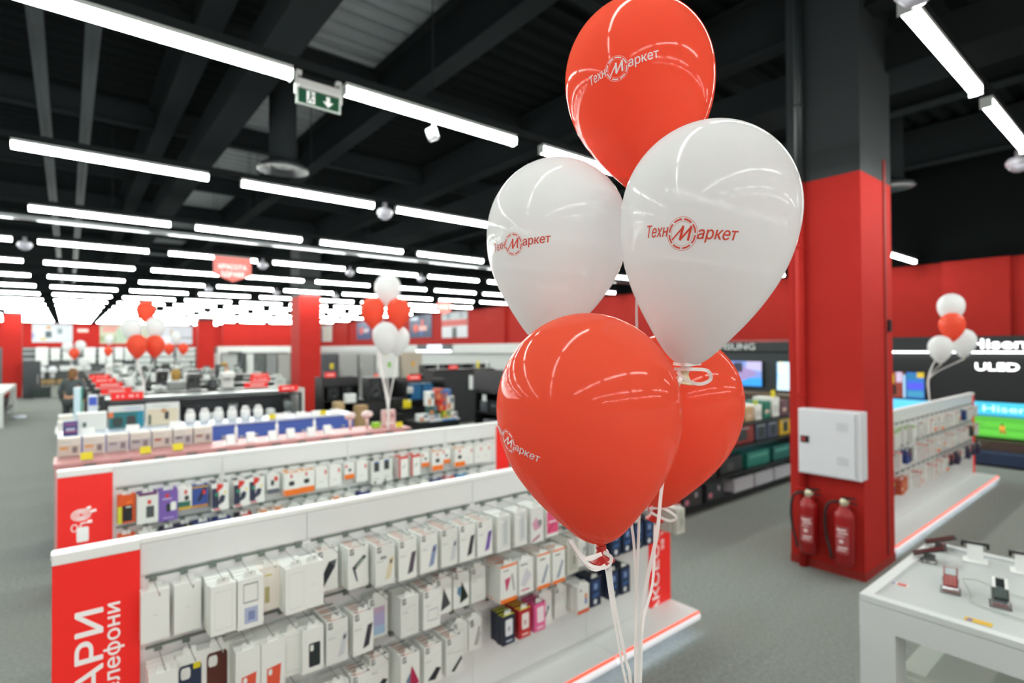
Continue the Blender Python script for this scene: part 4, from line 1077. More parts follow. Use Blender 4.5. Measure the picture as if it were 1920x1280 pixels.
A3 = [[(6.35 + i * 0.19, k, 2 + (i + j) % 3) for i, k in enumerate(r)] for j, r in enumerate(kinds)]
g3_ = gondola('white gondola behind the pillar with glowing orange shelf edge and crowded small packs', 6.1, 10.55, Y3, [6.98, 7.87, 8.76, 9.65], 0.10, 1.29, RA3, [[a[0] for a in r] for r in A3], None, .06, sd=.27)
place(A3, Y3, RA3, 'pillar gondola', ('upper', 'middle', 'lower'), 0.13, 13, 'gadget_pack', 'small gadget')
# ---------------------------------------------------------------- pillar fittings
t = thing('fire_hose_cabinet', 'white metal cabinet with vents on the red pillar above the extinguishers', 'cabinet', (5.25, 1.975, 0.87))
CABW = M('#dcdfe4', 0.4)
MB().box(-0.14, 0, -0.255, 0.25, 0, 0.575, CABW).build('body', t, bevel=0.006)
MB().box(-0.148, -0.141, -0.225, 0.245, 0.012, 0.563, CABW).build('door', t, bevel=0.004)
for z0 in (0.41, 0.12):
    mb = MB()
    for i in range(4):
        mb.box(-0.151, -0.147, -0.16, -0.07, z0 + i * 0.018, z0 + i * 0.018 + 0.006, M('#b9bec4', 0.5))
    mb.build('vent_grille', t)
MB().box(-0.152, -0.147, -0.215, -0.212, 0.03, 0.55, M('#9da3aa', 0.4)).build('hinge', t)
MB().box(-0.154, -0.147, 0.155, 0.225, 0.275, 0.335, BLACK).build('latch', t)
MB().box(-0.158, -0.153, 0.185, 0.215, 0.285, 0.325, M('#a33a38', 0.4)).build('latch_button', t)

def extinguisher(y, label, dz):
    t = thing('fire_extinguisher', label, 'fire extinguisher', (5.13, y, 0.16 + dz))
    R_ = M('#9a1316', 0.3)
    r = 0.078
    MB().lathe([(0.06, 0.0), (r, 0.02), (r, 0.40), (r * .93, 0.44), (r * .6, 0.475), (0.028, 0.49), (0.028, 0.505)], R_, n=28).build('cylinder', t, smooth=True)
    mb = MB(); mb.lathe([(0.03, 0.50), (0.032, 0.53), (0.02, 0.56)], M('#c9c2a8', 0.3, 0.6), n=16); mb.box(-0.02, 0.02, -0.045, 0.025, 0.52, 0.545, M('#c9c2a8', 0.3, 0.6))
    mb.build('valve', t, bevel=0.002)
    mb = MB(); mb.prism([(-0.012, 0.02, 0.55), (-0.012, -0.09, 0.565), (-0.012, -0.09, 0.578), (-0.012, 0.02, 0.57)], (0.024, 0, 0), BLACK)
    mb.prism([(-0.010, 0.02, 0.535), (-0.010, -0.10, 0.52), (-0.010, -0.10, 0.53), (-0.010, 0.02, 0.548)], (0.020, 0, 0), BLACK)
    mb.build('handle', t)
    MB().tube(spline([(-0.01, 0.03, 0.53), (-0.03, 0.11, 0.50), (-0.04, 0.135, 0.38), (-0.05, 0.12, 0.22), (-0.07, 0.085, 0.12), (-0.075, 0.07, 0.05)], 6), 0.011, BLACK, 10).build('hose', t, smooth=True)
    mb = MB()
    n = 10
    pts = []
    for i in range(n + 1):
        q = math.radians(150 + i * 7.5 * 1.0 + 0)
        pts.append((math.cos(q) * (r + 0.0012), math.sin(q) * (r + 0.0012)))
    vs = [(x, yy, z) for x, yy in pts for z in (0.11, 0.34)]
    mb.add(vs, [(2 * i, 2 * i + 1, 2 * i + 3, 2 * i + 2) for i in range(n)], M('#a84a4d', 0.4))
    pm = M('#e8cfd0', 0.5)
    for z0, z1, k0, k1 in ((0.30, 0.318, 1, 8), (0.275, 0.288, 2, 9), (0.25, 0.258, 1, 7), (0.20, 0.228, 3, 6), (0.155, 0.168, 2, 9), (0.135, 0.143, 1, 8)):
        vs = [(x * 1.008, yy * 1.008, z) for x, yy in pts[k0:k1 + 1] for z in (z0, z1)]
        mb.add(vs, [(2 * i, 2 * i + 1, 2 * i + 3, 2 * i + 2) for i in range(k1 - k0)], pm)
    mb.build('instruction_label', t)
    MB().box(0.07, 0.12, -0.02, 0.02, 0.28, 0.46, BLACK).build('wall_bracket', t)
    return t
extinguisher(2.15, 'red fire extinguisher hung higher, next to the pillar corner by the black rack', 0.005)
extinguisher(1.865, 'red fire extinguisher hung lower, next to the pillar edge by the white table', -0.015)

# ---------------------------------------------------------------- white table with old phones
t = thing('display_table', 'thick white display table with a recessed top at the lower picture corner', 'table', (2.73, 0.935, 0))
TX, TY, TH = 1.04, 2.3, 0.905
TW, TW2 = M('#d6dada', 0.4), M('#bfc4c3', 0.35)
MB().box(0, TX, -TY, 0, TH - 0.135, TH - 0.03, TW).build('apron', t)
MB().box(0.045, TX - 0.045, -TY, -0.045, TH - 0.029, TH - 0.012, TW2).build('top_plate', t)
mb = MB()
mb.box(0, TX, -0.045, 0, TH - 0.029, TH, TW); mb.box(0, 0.045, -TY, -0.045, TH - 0.029, TH, TW); mb.box(TX - 0.045, TX, -TY, -0.045, TH - 0.029, TH, TW)
mb.build('rim', t, bevel=0.003)
for x in (0.0, TX - 0.135):
    for y in (-0.135, -TY):
        MB().box(x, x + 0.135, y, y + 0.135, 0, TH - 0.135, TW).build('leg', t, bevel=0.002)
ZT = TH - 0.0115
t = thing('storage_cabinet', 'pale low cabinet with a framed door standing under the white table', 'cabinet', (2.93, 0.84, 0))
CW = M('#d9ded6', 0.45)
MB().box(0, 0.7, -1.6, 0, 0, 0.545, CW).build('body', t, bevel=0.004)
MB().box(-0.012, 0, -0.55, -0.02, 0.03, 0.52, CW).build('door', t, bevel=0.003)
mb = MB()
for a in ((-0.50, -0.497, 0.06, 0.49), (-0.063, -0.06, 0.06, 0.49), (-0.50, -0.06, 0.487, 0.49), (-0.50, -0.06, 0.06, 0.063)):
    mb.box(-0.0135, -0.011, a[0], a[1], a[2], a[3], M('#4b5450', 0.5))
mb.build('door_frame', t)

def tablet_card(x, y, rz, wd, ln, cols, label):
    t = thing('price_card', label, 'price card', (x, y, ZT), rz)
    MB().box(-wd / 2, wd / 2, -ln / 2, ln / 2, 0, 0.0012, cols[0]).build('card', t)
    mb = MB()
    mb.poly([(-wd * .45, -ln * .4, .0016), (wd * .45, -ln * .4, .0016), (wd * .45, ln * .1, .0016), (-wd * .45, ln * .1, .0016)], cols[1])
    mb.build('print_pattern', t)
    mb = MB()
    mb.poly([(-wd * .45, ln * .2, .0016), (wd * .2, ln * .2, .0016), (wd * .2, ln * .4, .0016), (-wd * .45, ln * .4, .0016)], cols[2])
    mb.build('print_strip', t)
tablet_card(3.00, 0.86, 0.05, 0.035, 0.07, (M('#e8dcd8', .5), M('#d0594f', .5), M('#7c90b8', .5)), 'small card with red strip by the table corner')
tablet_card(2.835, 0.545, 0.05, 0.04, 0.085, (M('#d9b52e', .5), M('#dcae22', .5), M('#7f6aa8', .5)), 'yellow and violet card near the table front edge')
tablet_card(2.93, 0.36, 0.0, 0.12, 0.10, (M('#c9cecc', .3), M('#cdd2d0', .3), M('#c4c9c7', .3)), 'clear blank card at the picture edge of the table')
def handset(x, y, z, rz, label, body, scr, keys, flip=False, lean=0.5):
    """a small button phone lying back on its clear stand; local y is its length"""
    t = thing('button_phone', label, 'phone', (x, y, z), rz)
    t.rotation_euler = (lean, 0, rz)
    MB().box(-0.026, 0.026, -0.058, 0.058, 0, 0.013, body).build('body', t, bevel=0.005)
    MB().box(-0.020, 0.020, 0.008, 0.048, 0.0125, 0.0142, scr).build('screen', t)
    mb = MB()
    for i in range(3):
        for j in range(4):
            mb.box(-0.020 + i * 0.0145, -0.009 + i * 0.0145, -0.052 + j * 0.013, -0.044 + j * 0.013, 0.0125, 0.0148, keys)
    mb.build('key', t)
    if flip:
        mb = MB(); mb.box(-0.026, -0.015, -0.002, 0.056, 0.012, 0.0155, M('#e3e5e4', .25)); mb.box(0.015, 0.026, -0.002, 0.056, 0.012, 0.0155, M('#e3e5e4', .25))
        mb.build('side_trim', t)
    return t
def acrylic(x, y, wd, h, dp, rz, label):
    t = thing('phone_stand', label, 'display stand', (x, y, ZT), rz)
    MB().prism([(-wd / 2, -dp / 2, 0), (-wd / 2, dp / 2, 0), (-wd / 2, dp * .42, h), (-wd / 2, dp * .25, h), (-wd / 2, -dp * .35, h * .3)][::-1], (wd, 0, 0), ACRYL).build('wedge', t, bevel=0.002)
    MB().box(-wd * .6, wd * .6, -dp * .62, dp * .55, 0, 0.003, ACRYL).build('foot', t)
    return t
TZ = math.radians(-78)
acrylic(3.10, 0.692, 0.06, 0.05, 0.08, TZ, 'clear wedge stand under the red button phone')
handset(3.112, 0.694, ZT + 0.052, TZ, 'red and grey button phone on a clear stand', M('#7e2a2a', .35), M('#8a9396', .25), M('#b04a44', .4))
acrylic(3.09, 0.520, 0.06, 0.06, 0.08, TZ, 'clear wedge stand under the black slide phone')
handset(3.105, 0.522, ZT + 0.058, TZ, 'black slide phone with silver sides on a clear stand', M('#22302c', .3), M('#10191a', .15), M('#3b4a47', .4), True)
def slim(x, y, rz, label, c1, c2, up):
    t = thing('smartphone', label, 'phone', (x, y, ZT + up), rz)
    t.rotation_euler = (0.35, 0, rz)
    MB().box(-0.035, 0.035, -0.072, 0.072, 0, 0.007, c1).build('body', t, bevel=0.003)
    MB().box(-0.031, 0.031, -0.064, 0.064, 0.0068, 0.0078, c2).build('screen', t)
for i, (x, y, lab, c2) in enumerate(((3.44, 0.853, 'dark phone leaning on a clear stand nearer the table front', M('#2e2022', .25)), (3.68, 0.862, 'dark phone leaning on a clear stand at the table back', M('#222a2a', .25)))):
    acrylic(x, y, 0.05, 0.030, 0.07, TZ, 'clear wedge stand under the %s' % ('phone nearer the table front', 'phone at the table back')[i])
    slim(x, y, math.radians(-160), lab, BLACK, c2, 0.05)
for i, (x, y) in enumerate(((3.62, 0.705), (3.62, 0.520))):
    lab = ('white sensor stand with black clamps, the one beside the dark phones', 'white sensor stand with black clamps at the picture edge')[i]
    t = thing('security_stand', lab, 'display stand', (x, y, ZT), TZ)
    MB().box(-0.032, 0.032, -0.02, 0.02, 0, 0.095, WHITE2).build('post', t, bevel=0.004)
    MB().box(-0.05, 0.05, -0.045, 0.045, 0, 0.006, WHITE2).build('foot', t, bevel=0.002)
    mb = MB(); mb.box(-0.05, 0.05, -0.024, -0.010, 0.090, 0.102, BLACK); mb.box(-0.056, -0.044, -0.03, -0.004, 0.075, 0.102, BLACK); mb.box(0.044, 0.056, -0.03, -0.004, 0.075, 0.102, BLACK)
    mb.build('clamp', t, bevel=0.002)
t = tag(MB().tube(spline([(3.15, .66, ZT + .05), (3.24, .62, ZT + .03), (3.25, .55, ZT + .01), (3.22, .42, ZT + .006), (3.2, .2, ZT + .006)], 6), 0.002, M('#9fb0a6', .5), 6).build('security_cable'), 'thin grey security cable curving from the red button phone across the table', 'cable')
t = tag(MB().tube(spline([(3.15, .655, ZT + .04), (3.10, .62, ZT + .01), (3.02, .60, ZT + .006), (2.98, .48, ZT + .006), (2.97, .3, ZT + .006)], 6), 0.002, M('#9fb0a6', .5), 6).build('security_cable'), 'thin grey security cable passing in front of the black slide phone', 'cable')

# ---------------------------------------------------------------- long black rack between balloons and pillar
def rack(label, x0, x1, y, dp, levels, h, header=None, m=BLACK, cat='shelf', back=True):
    t = thing('shelf_rack', label, cat, (x0, y, 0))
    L = x1 - x0
    for x in (0.0, L - 0.03):
        MB().box(x, x + 0.03, 0.0, dp, 0, h, m).build('upright', t)
    for z in levels:
        MB().box(0.031, L - 0.031, 0.002, dp, z - 0.025, z, m).build('shelf', t)
    if back:
        MB().box(0.031, L - 0.031, dp - 0.01, dp, 0.02, h - 0.01, DARK).build('back_panel', t)
    if header:
        MB().box(0, L, -0.01, 0.03, h - header, h, DARK).build('header_panel', t)
    return t
def box_item(name, label, cat, x, y, z, wd, dp, h, m, front=None, rz=0, lid=None, group=None):
    t = thing(name, label, cat, (x, y, z), rz, group)
    MB().box(-wd / 2, wd / 2, 0, dp, 0.0, h, m).build('body', t, bevel=min(0.008, h * .05))
    if front:
        mb = MB()
        for i, (pts, c) in enumerate(front):
            mb.poly([((u - .5) * wd, -0.002 - 0.0004 * i, v * h) for u, v in pts], c)
        mb.build('front_print', t)
    if lid:
        MB().box(-wd * .45, wd * .45, dp * .1, dp * .8, h + 0.0005, h + 0.012, lid).build('top_plate', t, bevel=0.004)
    return t
CART, CART2 = M('#a98a62', .7), M('#bda27a', .7)
t = rack('long low black shelf rack beside the red pillar stacked with boxed kitchen goods', 4.75, 8.6, 3.70, 0.5, (0.10, 0.36, 0.70, 0.98), 1.0, back=False)
for x in (0.95, 1.9, 2.85):
    MB().box(x, x + 0.04, 0.46, 0.499, 0.101, 0.954, BLACK).build('upright', t)
RW = 'on the black rack by the pillar'
for x, w_, h, m, nm, lab in ((5.55, .2, .26, PRED, 'gift_box', 'red box at the balloon end of the top shelf'), (6.45, .22, .30, PWHITE2, 'carton', 'white carton beside the red balloon on the top shelf'), (6.83, .40, .20, CART, 'carton', 'brown carton on the top shelf'),
                             (7.22, .22, .19, CART2, 'carton', 'small tan carton on the top shelf'), (7.47, .18, .21, PWHITE, 'carton', 'white carton next to the tan one on the top shelf'), (7.72, .20, .24, PTEAL, 'gift_box', 'teal box on the top shelf'),
                             (7.98, .20, .28, PWHITE2, 'carton', 'white carton holding a yellow tag on the top shelf'), (8.25, .2, .22, M('#6c4a52', .5), 'gift_box', 'plum box at the pillar end of the top shelf')):
    box_item(nm, lab + ' of the black rack', 'box', x, 3.78, 0.981, w_, .3, h, m, [(R4(.1, .2, .9, .6), M('#c7c8c4', .5))] if m in (PWHITE, PWHITE2) else [(R4(.15, .3, .7, .5), M('#d9b9a8', .5))])
box_item('price_tag', 'yellow tag standing on the white carton on the black rack', 'price tag', 7.98, 3.82, 1.262, .12, .01, .10, PYEL)
box_item('price_tag', 'lime tag standing between cartons on the black rack', 'price tag', 7.35, 3.76, 1.20, .12, .01, .06, M('#b6c93e', .5))
for x, w_, m, lab in ((5.6, .5, M('#5d5b60', .4), 'dark grey oven box at the balloon end'), (6.35, .5, M('#4a4e56', .4), 'slate oven box'), (6.98, .62, M('#8c1f1d', .45), 'dark red appliance box'), (7.50, .32, M('#3d4456', .4), 'blue grey kettle box'), (7.84, .30, M('#4c4a63', .4), 'violet grey kettle box'), (8.22, .34, M('#d5a92b', .45), 'yellow drill box at the pillar')):
    box_item('appliance_box', lab + ' on the middle shelf of the black rack', 'box', x, 3.76, 0.701, w_, .36, .235, m,
             [(rr(.3, .2, .7, .8, .1), M('#2a2a2d', .4)), (R4(.1, .82, .8, .9), M('#9c9ca0', .5))])
for x, w_, m, lab in ((6.05, .6, M('#2d2a2b', .4), 'black grill box'), (6.7, .55, M('#26292b', .4), 'black cooker'), (7.42, .62, M('#1f7f70', .45), 'green grill box'), (8.1, .5, M('#216b66', .45), 'dark green grill box by the pillar')):
    box_item('grill_box', lab + ' on the lower shelf of the black rack', 'box', x, 3.76, 0.361, w_, .36, .20, m, [(R4(.1, .6, .9, .8), M('#57a596', .5))] if 'green' in lab else [(rr(.3, .2, .6, .7, .1), M('#4b4a4c', .4))])
for x, w_, lab in ((6.95, .5, 'white scale box farthest from the pillar'), (7.5, .5, 'white scale box in the middle'), (8.05, .5, 'white scale box nearest the pillar')):
    box_item('scale_box', lab + ', bottom shelf of the black rack', 'box', x, 3.72, 0.101, w_, .42, .17, M('#c6c4cb', .4), lid=M('#3b4a46', .4))
for x, w_, m, lab in ((5.35, .3, PRED, 'red boxed toy'), (5.75, .4, M('#3a353a', .4), 'charcoal boxed toy with pink spots'), (6.25, .4, M('#2e3036', .4), 'black boxed toy')):
    box_item('toy_box', lab + ' on the bottom shelf of the black rack', 'box', x, 3.72, 0.101, w_, .38, .21, m, [(rr(.1, .2, .3, .5, .08), M('#c7778a', .5)), (rr(.6, .5, .75, .8, .06), M('#a8a0a8', .5))])

# ---------------------------------------------------------------- screen wall behind the pillar
TVX = 12.35
t = thing('media_wall', 'black screen wall with lit lettering and a long white light bar', 'display wall', (TVX, -1.5, 0))
BW = M('#17191c', .55)
MB().box(0.0, 0.55, 0, 5.35, 0, 1.86, BW).build('panel', t)
MB().box(-0.06, 0.55, 0, 5.35, 1.88, 2.16, M('#1c1f23', .5)).build('fascia', t)
MB().box(-0.075, -0.02, 0.0, 5.25, 1.865, 1.892, M('#ffffff', .4, emit=3.0)).build('light_bar', t)
LIT = M('#ffffff', .4, emit=1.3)
mb = MB(); mb.text('Hisense', (-0.062, 3.93, 1.945), (0, -1, 0), (0, 0, 1), 0.235, LIT, 0.02, width=1.02); mb.build('lit_lettering', t)
mb = MB(); mb.text('ULED MINI LED', (-0.004, 3.86, 1.565), (0, -1, 0), (0, 0, 1), 0.185, LIT, 0.02, width=1.62); mb.build('slogan_lettering', t)
def E(h, e=0.9):
    return M(h, .5, emit=e * 0.45)
def tv(label, x, y, z, wd, h, shapes, base='#4b9f34', facing='x', bez=0.012):
    t = thing('television', label, 'tv', (x, y, z))
    if facing == 'y':
        t.rotation_euler = (0, 0, math.pi / 2)
    MB().box(0.0, 0.05, -wd / 2, wd / 2, 0, h, BLACK).build('case', t, bevel=0.004)
    mb = MB()
    mb.poly([(-0.002, wd / 2 - bez, bez), (-0.002, wd / 2 - bez, h - bez), (-0.002, -wd / 2 + bez, h - bez), (-0.002, -wd / 2 + bez, bez)][::-1], E(base))
    for i, (pts, c) in enumerate(shapes):
        mb.poly([(-0.0026 - 0.0004 * i, (0.5 - u) * (wd - 2 * bez), bez + v * (h - 2 * bez)) for u, v in pts], E(c) if isinstance(c, str) else c)
    mb.build('screen', t)
    return t
def player(cx, cy, s, shirt, skin='#7a3a2a'):
    return [([(cx - .02 * s, cy), (cx - .005 * s, cy), (cx + .004 * s, cy + .14 * s), (cx - .016 * s, cy + .14 * s)], skin), ([(cx + .02 * s, cy - .01 * s), (cx + .035 * s, cy), (cx + .02 * s, cy + .14 * s), (cx + .002 * s, cy + .14 * s)], skin),
            ([(cx - .022 * s, cy + .13 * s), (cx + .024 * s, cy + .13 * s), (cx + .02 * s, cy + .30 * s), (cx - .02 * s, cy + .30 * s)], shirt), (rr(cx - .010 * s, cy + .31 * s, cx + .012 * s, cy + .38 * s, .004 * s), '#4d2a20')]
pitch = [([(0, .62), (1, .60), (1, 1), (0, 1)], '#3fb4d8'), ([(0, .60), (1, .58), (1, .63), (0, .65)], '#2a6c9c'), ([(0, .30), (1, .27), (1, .42), (0, .45)], '#56b03a'), ([(0, .08), (1, .04), (1, .18), (0, .22)], '#58b43c')]
pitch += player(.35, .12, .75, '#d08a2e', '#9a2f28') + player(.72, .40, 1.0, '#b5493a', '#a33a34')
pitch += [(rr(.53, .36, .62, .42, .02), '#9fd8b8'), (rr(.80, .36, .86, .41, .02), '#9fd8b8')]
t = tv('wide screen showing a football pitch under a blue advertising board', TVX - 0.09, 1.70, 0.42, 2.05, 0.62, pitch)
mb = MB(); mb.text('Hisense', (-0.006, 0.55, 0.45), (0, -1, 0), (0, 0, 1), 0.15, E('#bfe6f2', 1.0), 0.02, width=0.80); mb.build('screen_lettering', t)
tv('screen half hidden by the pillar showing a bright blue picture', TVX - 0.09, 3.35, 0.50, 1.1, 0.50, [([(0, .5), (1, .7), (1, 1), (0, 1)], '#59b9e6'), ([(.2, .2), (.6, .3), (.5, .6), (.1, .5)], '#3f78c9')], '#4aa3d8')
t = thing('screen_poster', 'upright lit panel split into a yellow red picture and a blue violet one', 'screen', (TVX - 0.055, 3.40, 1.008))
MB().box(0.0, 0.04, -0.33, 0.40, 0, 0.50, BLACK).build('case', t)
mb = MB()
def scr(pts, c, i):
    mb.poly([(-0.002 - .0003 * i, 0.38 - u * 0.69, 0.01 + v * 0.48) for u, v in pts], E(c, .8))
for i, (p, c) in enumerate([(R4(0, 0, .55, 1), '#7a3326'), (R4(0, .55, .3, .92), '#c9b820'), (R4(.02, .02, .3, .35), '#5b5256'), (rr(.18, .1, .36, .5, .05), '#1b1512'), (R4(.36, .6, .5, 1), '#b7a6c0'), (R4(.60, 0, 1, 1), '#2b66b4'), (R4(.62, .35, .98, .60), '#4b4fd0'), (R4(.62, .05, .98, .28), '#3b86a8'), (R4(.62, .75, .9, .95), '#256d97'), (R4(.84, .8, 1, 1), '#c3a630'), (R4(.52, 0, .58, .9), '#8fb9d9')]):
    scr(p, c, i)
mb.build('screen', t)
t = thing('bench', 'low dark blue upholstered bench with a brown wooden top before the screen wall', 'bench', (11.80, -1.0, 0))
MB().box(0, 0.42, 0, 4.2, 0.03, 0.235, M('#1f2e4a', .7)).build('seat', t, bevel=0.02)
MB().box(0.25, 0.44, 0, 4.2, 0.237, 0.40, M('#4b3a30', .5)).build('wood_ledge', t)
MB().box(0.03, 0.38, 0.05, 4.15, 0.0, 0.03, BLACK).build('plinth', t)

# second screen wall farther along, seen between balloon and pillar
t = thing('media_wall', 'dark screen wall with grey raised lettering beyond the red balloons', 'display wall', (12.55, 4.6, 0))
MB().box(0.0, 0.42, 0, 4.6, 0, 1.86, M('#2a3236', .55)).build('panel', t)
MB().box(-0.05, 0.42, 0, 4.6, 1.88, 2.15, M('#22282a', .5)).build('fascia', t)
MB().box(-0.052, 0.0, 0, 4.6, 2.10, 2.155, M('#9a4a48', .5)).build('top_rail', t)
mb = MB(); mb.text('SAMSUNG', (-0.053, 3.02, 1.925), (0, -1, 0), (0, 0, 1), 0.21, M('#cfd3d2', .4), 0.02, width=1.22); mb.build('lettering', t)
tv('screen with a blue and violet picture beside the back red balloon', 12.48, 6.70, 1.06, 0.95, 0.60, [([(0, 0), (1, 0), (1, .35), (0, .25)], '#2f8ee0'), ([(.1, .3), (.5, .2), (.9, .5), (.6, .8), (.2, .7)], '#8b7aa8'), (rr(.25, .55, .5, .95, .05), '#2c2a3c'), ([(.6, .7), (1, .6), (1, 1), (.6, 1)], '#a9a3c9')], '#6f86c4')
tv('narrow bright screen at the red pillar edge beyond the black rack', 12.48, 5.60, 1.0, 0.6, 0.66, [([(0, 0), (.6, 0), (.7, 1), (.1, 1)], '#bfe0f2'), ([(.05, .6), (.3, .6), (.25, 1), (.05, 1)], '#d8e0c0')], '#5da0d4')
t = thing('media_console', 'long brown wooden console under the screens beyond the black rack', 'console', (12.05, 4.8, 0))
MB().box(0, 0.44, 0, 4.2, 0.05, 0.92, M('#3a2f2a', .5)).build('body', t)
MB().box(-0.02, 0.46, -0.02, 4.22, 0.92, 0.95, M('#7b6246', .5)).build('top', t)
for i in range(6):
    MB().box(-0.012, 0.0, 0.03 + i * 0.69, 0.69 + i * 0.69, 0.08, 0.90, M('#453832', .5)).build('door', t)
# ---------------------------------------------------------------- pink beauty counter
PINKC = M('#d99a9a', .5)
t = thing('beauty_counter', 'pink counter behind the second gondola with white testers along its top', 'counter', (-0.08, 5.62, 0))
MB().box(0, 3.12, 0, 0.40, 0.06, 1.07, PINKC).build('body', t)
MB().box(-0.01, 3.13, -0.01, 0.41, 1.07, 1.10, M('#cf9292', .45)).build('top', t, bevel=0.004)
MB().box(0.02, 3.10, 0.03, 0.38, 0, 0.06, M('#b9b9b7', .5)).build('plinth', t)
mb = MB()
for i in range(13):
    MB().box(0.18 + i * .24, 0.26 + i * .24, -0.018, -0.010, 1.05, 1.082, ACRYL).build('ticket_holder', t)
PICW = M('#d6d2cb', .45)
for i in range(7):
    x = 0.01 + i * 0.165
    wd = 0.155
    box_item('styler_box', 'off-white hair styler box, %s from the aisle end of the pink counter' % ORD[i], 'box', x, 5.90, 1.101, wd, .10, .165, PICW,
             [(R4(.03, .12, .97, .62), M(('#cbbfb4', '#c9c0b8', '#b9b5b8', '#b3aeb3', '#c6bfb9', '#b6b3b7', '#c4bcb6')[i], .5)), (R4(.1, .42, .45, .56), M(('#d59a52', '#d49a5a', '#8d8488', '#7c7379', '#a05a48', '#6d666e', '#8a6a5c')[i], .5)), (R4(.62, .22, .84, .54), M('#7d7479', .5)), (R4(.06, .06, .9, .10), M('#8a7470', .5)), (R4(.1, .76, .6, .80), M('#beb9b2', .5))])
def price(x, y, z, where):
    t = thing('price_tag', 'yellow price tag ' + where, 'price tag', (x, y, z))
    MB().prism([(-.04, 0, 0.0), (.04, 0, 0.0), (.04, .012, .062), (-.04, .012, .062)], (0, -.002, 0), PYEL).build('card', t)
    MB().box(-.04, .04, -0.004, 0.02, -.001, .004, ACRYL).build('foot', t)
for x, lab in ((0.12, 'closest to the aisle on the pink counter'), (0.52, 'between styler boxes on the pink counter'), (0.76, 'before the fifth styler box on the pink counter')):
    price(x, 5.66, 1.104, lab)
def tester(x, y, z, lab, dev, wd=.075, h=.085):
    t = thing('product_stand', lab, 'display stand', (x, y, z))
    MB().prism([(-wd / 2, 0, 0), (-wd / 2, .08, 0), (-wd / 2, .065, h), (-wd / 2, .035, h)][::-1], (wd, 0, 0), M('#e6e8e8', .3)).build('stand', t, bevel=0.003)
    MB().box(-wd * .7, wd * .7, -.03, .10, 0, .006, M('#eceeee', .25)).build('foot', t)
    return t
def device(x, y, z, lab, kind, name='shaver', cat='shaver'):
    t = thing(name, lab, cat, (x, y, z))
    if kind == 'shaver':
        MB().lathe([(0.0, 0), (.016, .004), (.019, .05), (.015, .09), (.012, .11)], M('#2e3136', .35), n=14).build('handle', t, smooth=True)
        MB().lathe([(.013, .11), (.024, .122), (.024, .135), (.0, .14)], M('#b5b9bc', .3, .5), n=14).build('head', t, smooth=True)
    elif kind == 'trimmer':
        MB().prism([(-.014, -.01, 0), (.014, -.01, 0), (.018, -.01, .08), (.016, -.01, .13), (-.016, -.01, .13), (-.018, -.01, .08)], (0, .022, 0), M('#8d9288', .4)).build('handle', t, bevel=.004)
        MB().box(-.015, .015, -.008, .010, .131, .145, M('#d0d3d3', .3, .5)).build('blade', t)
    elif kind == 'dryer':
        MB().lathe([(.0, -.05), (.036, -.045), (.044, 0), (.036, .05), (.03, .07), (.0, .07)], M('#e8d3d0', .35), (0, 0, .15), 18, (0.3, -1, .2)).build('barrel', t, smooth=True)
        MB().tube([(0.005, 0.0, .12), (.015, .02, 0.0)], [.017, .014], M('#e3cfcb', .35), 12).build('handle', t, smooth=True)
    elif kind == 'brush':
        MB().lathe([(0.0, 0), (.015, .002), (.015, .13), (.006, .145), (.004, .18), (.0, .181)], M('#eceeee', .3), n=12).build('handle', t, smooth=True)
        MB().box(-.006, .006, -.014, 0, .16, .185, M('#c9d5e4', .4)).build('brush_head', t)
    else:
        MB().lathe([(0.0, 0), (.05, .004), (.055, .10), (.045, .13), (.0, .135)], M('#e6e8e6', .3), n=18).build('body', t, smooth=True)
        MB().lathe([(.046, .131), (.03, .17), (.0, .175)], M('#d8dada', .3), n=18).build('cap', t, smooth=True)
    return t
for i in range(6):
    x = 1.20 + i * .19
    tester(x, 5.70 + .05 * (i % 2), 1.10, 'white tester stand, %s past the styler boxes on the pink counter' % ORD[i], None)
    if i % 2 == 0:
        device(x + .075, 5.86, 1.10, 'small white facial brush, %s on the pink counter' % ORD[i // 2], 'brush', 'facial_brush', 'facial brush')
device(2.42, 5.85, 1.105, 'pale pink hair dryer nearer the aisle end of the pink counter', 'dryer', 'hair_dryer', 'hair dryer')
device(2.62, 5.85, 1.105, 'pale pink hair dryer beside the lime tester on the pink counter', 'dryer', 'hair_dryer', 'hair dryer')
box_item('tester_block', 'lime green block beside the ribbon of the bunch on the pink counter', 'display stand', 2.72, 5.8, 1.101, .09, .06, .06, M('#8fce2e', .4))
box_item('gift_box', 'pale pink gift box with round openings at the end of the pink counter', 'box', 2.88, 5.80, 1.101, .15, .08, .19, M('#dcb9b8', .5), [(rr(.15, .55, .45, .8, .12), M('#c48d8e', .5)), (rr(.55, .5, .85, .78, .12), M('#b58388', .5)), (R4(.1, .1, .9, .3), M('#e9d8d4', .5))])
price(2.92, 5.64, 1.104, 'before the pink gift box at the counter end')

